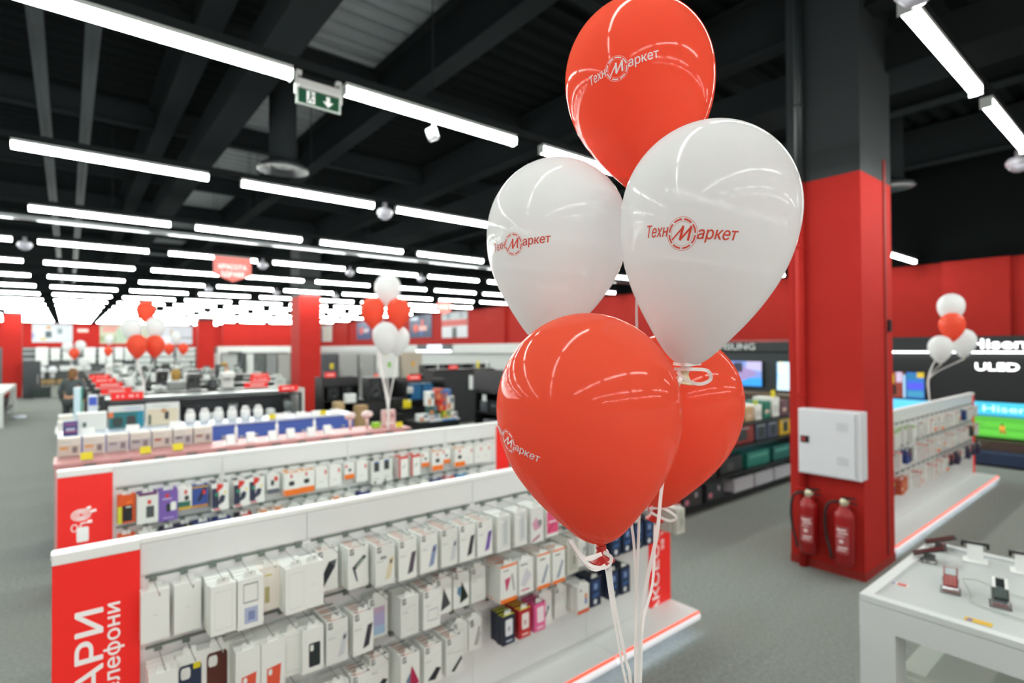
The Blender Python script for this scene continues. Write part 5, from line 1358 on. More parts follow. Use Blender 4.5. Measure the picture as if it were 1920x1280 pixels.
# ---------------------------------------------------------------- blue shaver counter
BLUEC, BLUED = M('#4a66b4', .5), M('#3f7fb8', .45)
t = thing('shaver_counter', 'blue two-tier counter with white testers behind the pink counter', 'counter', (-0.07, 6.85, 0))
MB().box(0, 3.10, 0, 0.34, 0.05, 0.80, BLUEC).build('lower_tier', t)
MB().box(0, 3.10, 0.341, 0.80, 0.05, 1.10, BLUEC).build('upper_tier', t)
MB().box(-.01, 3.11, 0.325, 0.81, 1.101, 1.122, M('#cfd8e8', .3)).build('glass_top', t)
MB().box(0.02, 3.08, 0.03, 0.78, 0, 0.05, DARK).build('plinth', t)
mb = MB()
for i in range(12):
    mb.box(1.15 + i * .16, 1.27 + i * .16, 0.08, 0.26, 0.8005, 0.806, BLUED)
mb.build('display_mat', t)
for i in range(10):
    x = 1.22 + i * .178
    tester(x, 6.95 + .06 * (i % 2), 0.807, 'white tester stand, %s along the lower tier of the blue counter' % ORD[i], None, .075, .045)
    device(x, 6.98 + .06 * (i % 2), 0.8535, 'dark shaver, %s along the lower tier of the blue counter' % ORD[i], ('shaver', 'trimmer')[i % 3 == 1])
for x, z, y, lab in ((1.42, .81, 6.9, 'on the lower tier of the blue counter'), (1.98, 1.125, 7.2, 'at the middle of the blue counter top'), (2.62, 1.125, 7.2, 'near the red pillar end of the blue counter top')):
    price(x, y, z, lab)
for i in range(6):
    x = 1.12 + i * .15
    device(x, 7.42, 1.123, 'white round-capped tank, %s on the blue counter top' % ORD[i], 'tank', 'water_flosser', 'water flosser')
for i, x in enumerate((0.16, .55, .95, 2.1, 2.35, 2.55, 2.80)):
    tester(x, 7.22, 1.123, 'white tester block, %s along the blue counter top' % ORD[i], None, .12, .06)
box_item('toothpaste_display', 'violet blue boxed display at the aisle end of the blue counter', 'box', 0.02, 7.18, 1.123, .12, .1, .15, M('#3d4a86', .45), [(R4(.1, .7, .9, .9), M('#8a5a8c', .5)), (R4(.2, .35, .8, .55), M('#b7b9d2', .5)), (R4(0, .25, 1, .32), M('#b04452', .5))])
box_item('care_box', 'white box with a green bottle print behind the violet display', 'box', 0.20, 7.45, 1.123, .26, .12, .20, M('#d8dcd8', .4), [(R4(.2, .25, .32, .5), M('#556660', .5)), (R4(0, .0, .2, .18), WHITE2)])
box_item('picture_panel', 'teal lifestyle picture panel standing behind the blue counter', 'display panel', 0.51, 7.50, 1.123, .335, .03, .25, M('#cfd6d6', .4), [(R4(.02, .02, .98, .74), M('#1f6d72', .5)), (R4(.80, .02, .98, .74), M('#10809a', .5)), (rr(.12, .08, .4, .5, .1), M('#31403f', .5)), (rr(.5, .1, .75, .55, .1), M('#3b3a38', .5)), (R4(0, .5, .14, .74), M('#d8794a', .5)), (R4(.45, .84, .9, .90), M('#a9bad6', .5))])
box_item('picture_panel', 'beige lifestyle picture panel standing behind the blue counter', 'display panel', 0.855, 7.50, 1.123, .335, .03, .26, M('#d5d9d7', .4), [(R4(.04, .02, .96, .74), M('#cfc6ae', .5)), (R4(.08, .05, .16, .5), M('#4c5a50', .5)), (rr(.55, .25, .68, .62, .05), M('#2f3436', .5)), (rr(.45, .55, .6, .75, .05), M('#b58a66', .5)), (R4(.2, .84, .7, .88), M('#9fb4ac', .5))])
mb = MB()

# ---------------------------------------------------------------- black glass counters with kitchen machines
def topper(x, y, z, wd, lab, m=REDB):
    t = thing('shelf_topper', lab, 'sign', (x, y, z))
    MB().box(-wd / 2, wd / 2, 0, .02, 0, .10, m).build('board', t, bevel=.003)
    mb = MB(); bars(mb, -wd * .32, wd * .36, -.001, .035, .065, M('#f3d9d6', .5), 9); mb.build('lettering', t)
def machine(x, y, z, lab, kind, m, rz=0.0, name='coffee_machine', cat='coffee machine'):
    t = thing(name, lab, cat, (x, y, z), rz)
    if kind == 'coffee':
        MB().box(-.10, .10, .08, .28, 0, .30, m).build('body', t, bevel=.012)
        MB().box(-.10, .10, -.04, .08, .20, .30, m).build('brew_head', t, bevel=.010)
        MB().box(-.09, .09, -.05, .079, 0, .03, STEEL).build('drip_tray', t, bevel=.004)
        MB().lathe([(.014, .16), (.014, .2)], STEEL, (0, .02, 0), 10).build('spout', t)
    elif kind == 'blender':
        MB().lathe([(.075, 0), (.08, .02), (.06, .11), (.055, .12)], m, n=16).build('base', t, smooth=True)
        MB().lathe([(.05, .121), (.07, .27), (.072, .30)], M('#b8c4c2', .15, trans=.5), n=16).build('jug', t, smooth=True)
        MB().lathe([(.074, .301), (.06, .325), (.0, .33)], BLACK, n=16).build('lid', t, smooth=True)
    elif kind == 'kettle':
        MB().lathe([(.085, 0), (.088, .03), (.07, .17), (.05, .19), (.0, .20)], m, n=18).build('body', t, smooth=True)
        MB().tube(spline([(.06, 0, .18), (.12, 0, .17), (.13, 0, .10), (.09, 0, .05)], 5), .011, BLACK, 8).build('handle', t, smooth=True)
    elif kind == 'oven':
        MB().box(-.22, .22, 0, .33, .015, .26, m).build('body', t, bevel=.01)
        MB().box(-.20, .08, -.008, 0, .04, .24, M('#15181a', .15)).build('door', t)
        MB().lathe([(.02, 0), (.018, .02)], STEEL, (.15, -.001, .18), 12, (0, -1, 0)).build('knob', t)
    elif kind == 'toaster':
        MB().box(-.14, .14, 0, .16, .01, .18, m).build('body', t, bevel=.025)
        MB().box(.141, .16, .06, .10, .10, .12, BLACK).build('lever', t)
    else:
        MB().lathe([(.0, 0), (.11, .01), (.12, .06), (.10, .10), (.0, .11)], m, n=18).build('body', t, smooth=True)
        MB().box(-.02, .02, -.16, -.11, .05, .07, BLACK).build('handle', t, bevel=.006)
    return t
MC = [M('#d9dcda', .35), M('#2a2d2f', .35), M('#9aa09f', .3, .6), M('#c9cecb', .35), M('#3a3f40', .35), M('#e2e4e1', .35)]
KN = {'coffee': ('coffee_machine', 'coffee machine'), 'blender': ('blender', 'blender'), 'kettle': ('kettle', 'kettle'), 'oven': ('mini_oven', 'oven'), 'toaster': ('toaster', 'toaster'), 'pan': ('waffle_maker', 'waffle maker')}
CN = ('white', 'black', 'steel', 'pale grey', 'charcoal', 'bright white')
t = thing('glass_counter', 'black framed glass counter with white machines behind the blue counter', 'counter', (0.40, 9.0, 0))
MB().box(0, 2.52, 0, .62, 0.05, .86, M('#1d2021', .4)).build('body', t)
MB().box(0, 2.52, 0.60, .66, .86, 1.30, M('#33393a', .35)).build('back_panel', t)
MB().box(0, 2.52, .40, .66, 1.302, 1.325, M('#a9b4b2', .2)).build('top_shelf', t)
for x in (0.0, .83, 1.66, 2.49):
    MB().box(x, x + .03, .02, .05, .86, 1.30, BLACK).build('post', t)
MB().box(0, 2.52, .0, .05, 1.275, 1.30, BLACK).build('front_rail', t)
MB().box(2.53, 2.56, -.02, .68, 0, 1.37, M('#d6dad4', .45)).build('end_panel', t)
for i in range(9):
    kd = ('coffee', 'blender', 'kettle', 'coffee', 'toaster', 'blender', 'coffee', 'kettle', 'blender')[i]
    m = MC[(i * 2 + 1) % 6]
    machine(.62 + i * .27, 9.24, .862, '%s %s, %s inside the black glass counter' % (CN[(i * 2 + 1) % 6], KN[kd][1], ORD[i]), kd, m, 0, *KN[kd])
topper(.62, 9.0, 1.327, .36, 'red topper sign at the aisle end of the black glass counter')
topper(2.72, 9.0, 1.327, .30, 'red topper sign at the white end panel of the black glass counter')
box_item('tall_purifier', 'tall white bottle-shaped purifier with a blue cap at the aisle end', 'air purifier', .24, 8.6, 1.016, .10, .1, .42, M('#dfe6ec', .35), [(R4(.1, .7, .9, .95), M('#4a62c8', .45))])
box_item('tall_purifier', 'tall pale blue tower with a green stripe at the aisle end', 'air purifier', .10, 9.0, 1.016, .09, .1, .50, M('#c9dfe9', .35), [(R4(.78, 0, 1, 1), M('#3c9a86', .45))])
t = thing('promo_table', 'white promotion table at the aisle end before the purifiers', 'table', (-0.12, 8.55, 0))
MB().box(0, .45, 0, .65, .99, 1.015, WHITE2).build('top', t)
MB().box(0.02, .43, .03, .62, 0, .989, M('#cfd3d0', .5)).build('body', t)
box_item('white_carton', 'white carton with a yellow label on the promotion table', 'box', -.01, 8.60, 1.016, .18, .2, .11, M('#e2e0da', .45), [(R4(.35, .2, .75, .9), M('#c2a23a', .5))])
box_item('white_carton', 'flat white carton lying in front on the promotion table', 'box', -.02, 8.82, 1.016, .15, .2, .17, M('#dcdad2', .45))
for r, (y, x1) in enumerate(((10.9, 3.22), (12.9, 3.80), (14.9, 4.3), (17.2, 4.4), (19.6, 4.4), (22.0, 4.4))):
    nm = ('first', 'second', 'third', 'fourth', 'fifth', 'sixth')[r]
    t = thing('kitchen_counter', 'dark counter of small kitchen machines, %s behind the glass one' % nm, 'counter', (0.4, y, 0))
    L = x1 - .4
    MB().box(0, L, 0, .7, .04, .90, M('#26292a', .45)).build('body', t)
    MB().box(-.01, L + .01, -.01, .71, .90, .925, M('#bfc4c1', .35)).build('top', t)
    MB().box(0, L, .33, .37, .925, 1.25, M('#2c3132', .4)).build('divider', t)
    MB().box(0, L, .22, .48, 1.25, 1.27, M('#b9c0bd', .3)).build('upper_shelf', t)
    MB().box(L + .012, L + .03, -.01, .71, 0, 1.33, M('#cfd3ce', .45)).build('end_panel', t)
    if r < 4:
      topper(.62, y + .23, 1.272, .42, 'red topper sign on the aisle end of the %s kitchen counter' % nm)
    if r < 3:
      topper(x1 - .45, y + .23, 1.272, .42, 'red topper sign on the wall end of the %s kitchen counter' % nm)
    nn = 6 if r == 0 else 8
    for i in range(nn):
        kd = RND.choice(('coffee', 'blender', 'kettle', 'toaster', 'pan'))
        c = RND.randrange(6)
        x = .95 + i * (L - 1.2) / nn
        machine(x, y + .25, 1.272, '%s %s, %s along the top of the %s kitchen counter' % (CN[c], KN[kd][1], ORD[i], nm), kd, MC[c], 0, *KN[kd])
        if r < 2:
            kd = RND.choice(('coffee', 'blender', 'kettle', 'toaster', 'pan')); c = RND.randrange(6)
            machine(.62 + i * (L - .4) / nn, y + .03, .926, '%s %s, %s along the front shelf of the %s kitchen counter' % (CN[c], KN[kd][1], ORD[i], nm), kd, MC[c], 0, *KN[kd])

# ---------------------------------------------------------------- tables on the far side of the aisle
t = thing('vacuum_table', 'white table with thick legs on the far side of the aisle', 'table', (-2.6, 19.2, 0))
MB().box(0, 1.3, 0, 4.6, .84, .92, M('#dadedb', .45)).build('top', t)
for x in (0.0, 1.15):
    for y in (0.0, 4.45):
        MB().box(x, x + .15, y, y + .15, 0, .84, M('#dadedb', .45)).build('leg', t)
MB().box(.05, 1.25, .3, 4.3, .25, .28, M('#2b3030', .5)).build('lower_shelf', t)
for i in range(5):
    tt = thing('vacuum_cleaner', 'dark vacuum cleaner, %s under the aisle table' % ORD[i], 'vacuum cleaner', (-1.65, 19.8 + i * .8, .282))
    MB().lathe([(.0, 0), (.16, .03), (.17, .15), (.11, .26), (.0, .28)], M('#26302e', .35), n=16).build('body', tt, smooth=True)
    MB().tube(spline([(.1, 0, .2), (.2, -.1, .35), (.22, -.2, .2), (.2, -.25, .03)], 5), .02, BLACK, 8).build('hose', tt, smooth=True)
    tt = thing('steam_iron', 'pale steam iron, %s along the aisle table top' % ORD[i], 'iron', (-1.75, 19.7 + i * .9, .921))
    MB().prism([(-.06, -.12, 0), (.06, -.12, 0), (.06, .05, 0), (0, .16, 0), (-.06, .05, 0)], (0, 0, .09), M('#d6d2cb', .4)).build('body', tt, bevel=.015)
    MB().tube(spline([(0, -.1, .09), (0, -.08, .17), (0, .04, .16), (0, .08, .09)], 5), .015, M('#c9c4bb', .4), 8).build('handle', tt, smooth=True)
MB()
t = thing('robot_vacuum', 'white robot vacuum lying on the carpet by the aisle table', 'vacuum cleaner', (-1.12, 21.6, .0))
MB().lathe([(.16, 0), (.17, .03), (.17, .075), (.15, .09), (.0, .09)], M('#dde2ee', .3), n=24).build('body', t, smooth=True)
MB().lathe([(.05, .091), (.05, .11), (.0, .112)], M('#c9cfda', .3), n=16).build('sensor_cap', t, smooth=True)
t = thing('black_freezer', 'black upright freezer behind the far pillar beside the aisle', 'freezer', (-1.45, 30.2, 0))
MB().box(0, .55, 0, .6, .03, 1.55, M('#22262a', .35)).build('body', t, bevel=.01)
MB().box(.03, .52, -.012, 0, .06, 1.52, M('#2b3035', .3)).build('door', t)
MB().box(.46, .48, -.04, -.012, .6, 1.0, STEEL).build('handle', t)
t = thing('gas_cooker', 'black cooker with steel feet on the floor past the freezer', 'cooker', (-1.15, 29.3, 0))
MB().box(0, .6, 0, .55, .05, .52, M('#1f2224', .4)).build('body', t, bevel=.01)
MB().box(.04, .56, -.01, 0, .12, .40, M('#2a3532', .2)).build('oven_door', t)
mb = MB(); mb.box(.03, .57, .02, .53, 0, .05, STEEL); mb.build('base', t)

# ---------------------------------------------------------------- black racks toward the right wall
def black_rack(label, x, y, wd, h, header=.22):
    t = rack(label, x, x + wd, y, .45, (.12, .55, .95), h, header)
    return t
black_rack('black speaker rack beside the red pillar beyond the blue counter', 3.95, 10.9, .75, 1.42, .18)
topper(4.10, 10.88, 1.422, .22, 'red topper on the speaker rack beside the red pillar')
black_rack('black speaker rack with a steel speaker tower in front', 4.80, 10.4, .8, 1.38, .15)
topper(4.86, 10.38, 1.382, .09, 'small red topper between the two speaker racks')
black_rack('black luggage rack with blue cases hanging', 5.22, 9.85, .95, 1.36, .06)
topper(5.42, 9.83, 1.362, .30, 'red topper on the luggage rack with blue cases')
def speaker(x, y, z, wd, h, lab):
    t = thing('loudspeaker', lab, 'speaker', (x, y, z))
    MB().box(-wd / 2, wd / 2, 0, .3, 0, h, M('#1a1b1d', .45)).build('cabinet', t, bevel=.01)
    for zz, r in ((h * .3, wd * .34), (h * .72, wd * .22)):
        MB().lathe([(r, 0), (r * .95, .012), (r * .6, -.006), (r * .25, -.012), (r * .2, .004), (0, .008)], M('#34373a', .35), (0, -.001, zz), 20, (0, -1, 0)).build('cone', t, smooth=True)
for i, (x, y, z, wd, h) in enumerate(((4.20, 10.95, .952, .26, .36), (4.50, 10.95, .952, .24, .33), (4.30, 10.95, .552, .30, .35), (5.05, 10.45, .952, .28, .27), (5.05, 10.45, .552, .3, .36), (5.38, 10.45, .552, .26, .34), (5.04, 9.68, .0, .34, 1.02), (4.72, 9.3, 0.0, .38, .78))):
    speaker(x, y, z, wd, h, 'black loudspeaker, %s among the speaker racks by the red pillar' % ORD[i])
speaker(4.62, 9.9, 1.02, .30, .42, 'black loudspeaker standing topmost over the speaker tower')
t = thing('turntable_stand', 'low black stand carrying the topmost loudspeaker', 'stand', (4.4, 9.85, 0))
MB().box(0, .45, 0, .5, .98, 1.015, BLACK).build('top', t)
MB().box(.02, .43, .02, .48, 0, .98, DARK).build('body', t)
box_item('carton', 'brown carton standing below the loudspeakers near the ribbon', 'box', 4.14, 9.4, .35, .20, .2, .62, CART)
box_item('carton', 'narrow brown carton beside the speaker rack', 'box', 3.92, 9.9, .35, .16, .2, .66, CART2)
box_item('wall_box', 'pale box of bright white plastic on the speaker rack', 'box', 4.17, 10.0, .97, .20, .12, .17, M('#dfe3e1', .35))
t = thing('carton_bench', 'low black bench under the brown cartons', 'bench', (3.80, 9.38, 0))
MB().box(0, .5, 0, .8, .30, .349, BLACK).build('top', t)
MB().box(.03, .47, .03, .77, 0, .30, DARK).build('body', t)
for i, x in enumerate((5.50, 5.77)):
    t = thing('suitcase', 'teal blue speaker case, the one %s on the luggage rack' % ('closer to the ribbon', 'closer to the toy table')[i], 'case', (x, 9.885, .951))
    MB().box(-.12, .12, 0, .16, 0, .33, M('#1f5f8c', .4)).build('shell', t, bevel=.02)
    MB().tube([(-.04, .08, .33), (-.04, .08, .36), (.04, .08, .36), (.04, .08, .33)], .006, BLACK, 6).build('handle', t)
box_item('leaflet', 'white leaflet on the luggage rack beside the blue cases', 'leaflet', 5.33, 9.83, 1.10, .13, .01, .13, M('#cfd0cf', .5), [(R4(.2, .2, .8, .5), M('#9a9c9c', .5))])
box_item('leaflet', 'yellow square leaflet below the blue cases', 'leaflet', 5.03, 9.40, .86, .17, .01, .16, PYEL, [(R4(.6, .8, .9, 1.0), M('#dfe3e1', .5))])
t = thing('gadget_stand', 'black pedestal holding the yellow leaflet', 'stand', (4.89, 9.36, 0))
MB().box(0, .28, 0, .3, .82, .859, BLACK).build('top', t); MB().box(.04, .24, .04, .26, 0, .82, DARK).build('column', t)
t = thing('toy_table', 'black display table piled with colourful boxed gadgets', 'table', (4.78, 8.45, 0))
MB().box(0, .86, 0, .6, .66, .70, M('#27292b', .4)).build('top', t)
MB().box(.03, .83, .04, .58, 0, .66, DARK).build('body', t)
TB = [(4.905, .701, .20, .13, PWHITE, 'white box with an orange side'), (5.12, .701, .24, .10, M('#c9d0d6', .45), 'grey white box'), (5.38, .701, .14, .16, M('#b9c23e', .5), 'lime box'), (5.54, .701, .14, .12, PWHITE2, 'white cup-sized box'),
      (5.10, .802, .18, .16, M('#3c5b55', .45), 'dark green box'), (5.30, .862, .16, .20, PRED, 'red white box'), (5.46, .862, .16, .26, PCREAM, 'cream box'), (5.235, 1.063, .16, .20, M('#cf5a46', .45), 'coral box'), (5.05, .963, .14, .26, PWHITE, 'white toy box'), (5.40, 1.123, .15, .12, M('#2f6fc2', .45), 'bright blue box')]
for x, z, wd, h, m, lab in TB:
    box_item('gadget_box', lab + ' in the pile on the black gadget table', 'box', x, 8.55, z, wd, .14, h, m, [(R4(.1, .1, .5, .5), M('#d68a5a', .5)), (R4(.5, .5, .9, .9), M('#6a7a8c', .5))])
box_item('display_tray', 'pale blue edged white tray before the gadget pile', 'tray', 5.25, 8.40, .701, .6, .12, .03, M('#d3dbe2', .4), [(R4(.4, 0, .9, 1), M('#4d8fd0', .5))])
# long black cabinet turned toward the aisle
t = thing('shelf_rack', 'tall black cabinet with a dark header and white tags near the front red balloon', 'shelf', (5.95, 7.0, 0))
for y in (0.0, .72, 1.44):
    MB().box(0, .45, y, y + .04, 0, 1.60, BLACK).build('upright', t)
MB().box(-.012, 0, 0, 1.48, 1.22, 1.60, M('#29272c', .45)).build('header_panel', t)
for z in (.12, .48, .82, 1.20):
    MB().box(0.001, .45, .041, 1.439, z - .025, z, M('#1b1c1f', .45)).build('shelf', t)
MB().box(.44, .45, .0, 1.48, 0, 1.58, DARK).build('back_panel', t)
for i, (y, z, wd, m, lab) in enumerate(((7.19, .821, .22, M('#262a3e', .4), 'dark blue device'), (7.53, .821, .24, M('#1f2230', .4), 'midnight blue device'), (7.93, .821, .26, M('#23262b', .4), 'black device'), (8.26, .821, .2, M('#50555a', .4), 'grey device'), (7.20, .481, .26, M('#2c2f3a', .4), 'slate boxed device'), (7.54, .481, .28, M('#1f2127', .4), 'black boxed device'), (8.12, .481, .28, M('#8a8f93', .4), 'silver boxed device'))):
    box_item('audio_box', lab + ' inside the tall black cabinet', 'box', 5.99, y, z, wd, .28, .20, m, [(R4(.2, .6, .8, .7), M('#7a828c', .5))], rz=-math.pi / 2)
for i, (y, z) in enumerate(((8.15, 1.02), (7.4, 1.02))):
    box_item('shelf_tag', 'white square tag hanging in the tall black cabinet, %s' % ('at its gadget table end', 'at its balloon end')[i], 'price tag', 5.935, y, z, .12, .006, .12, M('#dfe3e3', .4), rz=-math.pi / 2)
topper(6.0, 7.02, 1.602, .1, 'small red topper on the tall black cabinet')
t = thing('shelf_tag', 'long white tag standing on the tall black cabinet corner', 'price tag', (5.93, 8.57, 1.22))
MB().box(0, .012, -.06, .06, 0, .26, M('#d9dddb', .4)).build('card', t); MB().box(0.0, .05, -.06, .06, -.02, -.001, BLACK).build('clip', t)

# fridges, ovens and the lit niche along the back
def fridge(x0, x1, y, h, m, lab, tagc=None, sbs=False, dp=.7):
    t = thing('refrigerator', lab, 'refrigerator', (x0, y, 0))
    L = x1 - x0
    MB().box(0, L, 0.03, dp, .02, h, m).build('body', t, bevel=.008)
    if sbs:
        MB().box(.005, L / 2 - .004, 0, .028, .05, h - .01, m).build('door', t, bevel=.006)
        MB().box(L / 2 + .004, L - .005, 0, .028, .05, h - .01, m).build('door', t, bevel=.006)
        MB().box(L / 2 - .05, L / 2 - .03, -.035, -.001, .6, 1.3, STEEL).build('handle', t)
        MB().box(L / 2 + .03, L / 2 + .05, -.035, -.001, .6, 1.3, STEEL).build('handle', t)
    else:
        MB().box(.005, L - .005, 0, .028, .05, .68, m).build('door', t, bevel=.006)
        MB().box(.005, L - .005, 0, .028, .69, h - .01, m).build('door', t, bevel=.006)
        MB().box(.04, .06, -.035, -.001, .8, 1.3, STEEL).build('handle', t)
    if tagc:
        MB().box(L * .5, L * .5 + .12, -.006, -.001, h * .72, h * .82, tagc).build('energy_label', t)
FG, FGL, FW, FB = M('#4a4e54', .35), M('#a5a8a6', .35, .3), M('#d9dcd9', .35), M('#b3a999', .4)
fridge(6.50, 7.04, 18.0, 1.84, FG, 'dark grey fridge next to the red pillar with a yellow tag', PYEL)
fridge(7.08, 7.74, 18.0, 1.83, FGL, 'light steel fridge between two dark edges beside the dark grey one')
fridge(7.80, 8.36, 18.0, 1.82, FGL, 'steel fridge beside the white balloon ribbons')
fridge(8.42, 9.30, 18.0, 1.84, FW, 'white fridge hidden behind the white balloons with lime labels', PGREEN)
fridge(9.38, 10.25, 18.0, 1.86, FB, 'beige fridge with white and orange labels past the ribbons', M('#d8a43a', .5))
for i, x in enumerate((7.742, 8.362, 9.31)):
    t = struct(MB().box(x, x + .055, 18.1, 18.6, 0, 1.8, BLACK).build('partition_post'))
t = rack('dark built-in oven wall along the back by the lit niche', 7.9, 10.9, 14.0, .6, (.3, .8, 1.22), 1.25)
for i, (x, wd, h, m) in enumerate(((8.3, .5, .38, BLACK), (8.98, .62, .48, M('#17181b', .3)), (9.62, .55, .46, M('#1c1d22', .3)), (10.25, .5, .42, M('#8e9294', .35)))):
    machine(x, 14.05, 1.252, '%s microwave, %s on the dark oven wall' % (('black', 'glossy black', 'midnight', 'grey')[i], ORD[i]), 'oven', m, 0, 'microwave_oven', 'microwave')
for i, (x, wd) in enumerate(((8.25, .5), (8.9, .5), (9.6, .5), (10.3, .5))):
    box_item('built_in_oven', 'black built-in oven, %s inside the dark oven wall' % ORD[i], 'oven', x, 14.01, .801, .5, .4, .39, M('#1c1e20', .3), [(R4(.08, .1, .92, .75), M('#0c0d0e', .15)), (R4(.08, .82, .92, .92), M('#6d7274', .3))])
    box_item('built_in_oven', 'black built-in oven, %s low in the dark oven wall' % ORD[i], 'oven', x, 14.01, .301, .5, .4, .45, M('#1c1e20', .3), [(R4(.08, .1, .92, .75), M('#0c0d0e', .15)), (R4(.08, .82, .92, .92), M('#6d7274', .3))])
topper(7.95, 12.3, 1.44, .28, 'red topper before the oven wall')
t = thing('shelf_rack', 'dark low counter before the oven wall', 'shelf', (7.3, 12.25, 0)); MB().box(0, 1.9, 0, .5, 0, 1.40, DARK).build('body', t); MB().box(-.01, 1.91, -.01, .51, 1.401, 1.438, BLACK).build('top', t)
box_item('price_tag', 'tall yellow tag on the dark counter before the oven wall', 'price tag', 8.75, 12.3, 1.44, .07, .01, .22, PYEL)
box_item('price_tag', 'tall white tag on the dark counter before the oven wall', 'price tag', 9.05, 12.3, 1.44, .06, .01, .20, M('#d9dddb', .4))
# white fascia along the right wall, and the lit niche in it
t = thing('fascia_panel', 'long white fascia running along the right wall under the red band', 'fascia', (12.55, 11.0, 0))
MB().box(0, .44, 0, 30.5, 1.80, 2.155, M('#d3d7d6', .5)).build('fascia', t)
MB().box(.15, .44, 0, 30.5, 0, 1.80, M('#cdd1d0', .5)).build('panel', t)
t = thing('lit_niche', 'dark niche with a small lit screen and a glowing bar in the white fascia', 'display', (12.50, 19.5, 1.83))
MB().box(0, .045, 0, 2.9, 0, .34, M('#4a4f54', .5)).build('panel', t)
MB().box(-.02, -.001, .75, 1.95, .15, .31, E('#cfdcee', 1.5)).build('screen', t)
MB().box(-.03, -.001, 0, 2.9, 0.0, .08, M('#eaf1ff', .4, emit=2.0)).build('light_bar', t)
# pictures on the red wall
def poster(label, p0, p1, z0, z1, shapes, base, wall):
    """flat print on the right wall (wall='r', p along y) or the far wall (p along x)"""
    L = p1 - p0
    if wall == 'r':
        t = thing('wall_poster', label, 'poster', (XR - 0.025, p0, z0))
        f = lambda u, v, i: (-0.002 - .0012 * i, (1 - u) * L, v * (z1 - z0))
        b = MB().box(0, .024, 0, L, 0, z1 - z0, M(base, .5))
    else:
        t = thing('wall_poster', label, 'poster', (p0, YF - 0.025, z0))
        f = lambda u, v, i: (u * L, -0.002 - .0012 * i, v * (z1 - z0))
        b = MB().box(0, L, 0, .024, 0, z1 - z0, M(base, .5))
    b.build('panel', t)
    mb = MB()
    for i, (pts, c) in enumerate(shapes):
        mb.poly([f(u, v, i) for u, v in pts], M(c, .5))
    mb.build('print_pattern', t)
poster('dark blue poster with red figures on the red wall beside white balloons', 21.9, 24.0, 2.5, 3.57, [(R4(.05, .78, .4, .92), '#b9c3d6'), (rr(.18, .25, .42, .6, .1), '#c8423a'), (R4(.45, .3, .8, .52), '#d9a29c'), (R4(.55, .5, .65, .8), '#c8423a'), (R4(.5, .1, .6, .3), '#4159a8')], '#22395f', 'r')
poster('white and red shopfront poster on the red wall nearest the big bunch', 19.0, 21.0, 2.45, 3.56, [(R4(.0, .62, 1, 1), '#9fa6ac'), (R4(0, .45, 1, .70), '#b83a34'), (R4(.42, 0, .6, .4), '#3c4644'), (R4(.2, .72, .35, .95), '#7a838a'), (R4(.7, .74, .85, .98), '#868d93')], '#c9ccd2', 'r')
poster('blue poster with a red figure half hidden behind the red balloon', 28.4, 30.3, 2.5, 3.5, [(rr(.2, .3, .45, .7, .1), '#c8423a'), (R4(.5, .4, .85, .6), '#c9b9c4')], '#2c4474', 'r')
poster('grey picture high on the red wall beside the red pillar', 34.2, 36.6, 2.45, 3.5, [(R4(.1, 0, .35, .9), '#6a6f6c'), (R4(.6, .2, .8, .8), '#b9c3b0')], '#c3c6c4', 'r')
poster('grey kitchen picture on the far red wall over the heaters', -1.63, .20, 2.45, 3.55, [(R4(.55, .0, 1, 1), '#c5c9d1'), (rr(.32, .25, .48, .6, .05), '#4d5a62'), (rr(.34, .72, .46, .86, .05), '#c88a32'), (rr(.62, .45, .74, .75, .05), '#7d8d96'), (R4(.2, .1, .35, .25), '#c8b98a'), (R4(0, .2, .06, .5), '#9aa0d0')], '#ccd0d6', 'f')
poster('greenish laundry picture on the far red wall behind the white balloons', 1.5, 4.2, 2.38, 3.55, [(R4(.05, .6, .35, .95), '#c98a80'), (R4(.0, .1, .3, .4), '#8f9a72'), (R4(.3, .1, .6, .8), '#a5b6a0'), (rr(.5, .2, .62, .5, .05), '#7d8f8a')], '#b4b6a0', 'f')
poster('pale bathroom picture on the far red wall beside the far pillar', 4.65, 6.45, 2.35, 3.55, [(R4(.3, .45, .36, .8), '#b5896a'), (R4(.0, .0, .3, .4), '#d9dce2'), (R4(.6, .3, 1, .4), '#8e9298')], '#c0c2cc', 'f')
poster('white wall lettering plate on the far red wall between two pictures', .42, .95, 3.05, 3.30, [(R4(.05, .3, .95, .7), '#f0e6e4')], '#d98a84', 'f')
# far wall: heaters on rails over washing machines
t = thing('rail_wall', 'grey slatted display wall carrying the white heaters at the far end', 'display wall', (-2.0, 41.6, 0))
MB().box(0, 9.4, .1, .38, 0, 2.15, M('#555b5d', .5)).build('panel', t)
for z in (1.45, 1.78, 2.05):
    MB().box(0, 9.4, .06, .099, z, z + .05, M('#c9cfd2', .4)).build('rail', t)
MB().box(0, 9.4, -.3, .09, .36, .42, M('#1f2122', .5)).build('shelf', t)
H = [(-1.17, 1.12, .56, 1.05), (-.58, 1.40, .42, .72), (-.0, 1.40, .50, .70), (1.0, 1.2, .55, .95), (1.6, 1.15, .33, 1.0), (1.97, 1.1, .3, 1.05), (2.42, 1.38, .42, .78), (2.92, 1.34, .42, .82), (5.75, 1.1, .6, .92)]
for i, (x, z, wd, h) in enumerate(H):
    t = thing('water_heater', 'white wall heater, %s from the aisle pillar on the far rails' % ORD[i], 'heater', (x, 41.30, z))
    MB().prism([(a * wd, 0, v * h) for a, v in rr(-.5, 0, .5, 1, .09)], (0, .3, 0), M('#dde1e0', .35)).build('tank', t, bevel=.01)
    MB().lathe([(.05, 0), (.045, .02)], M('#c2c8c8', .3), (0, -.001, .12), 12, (0, -1, 0)).build('dial', t)
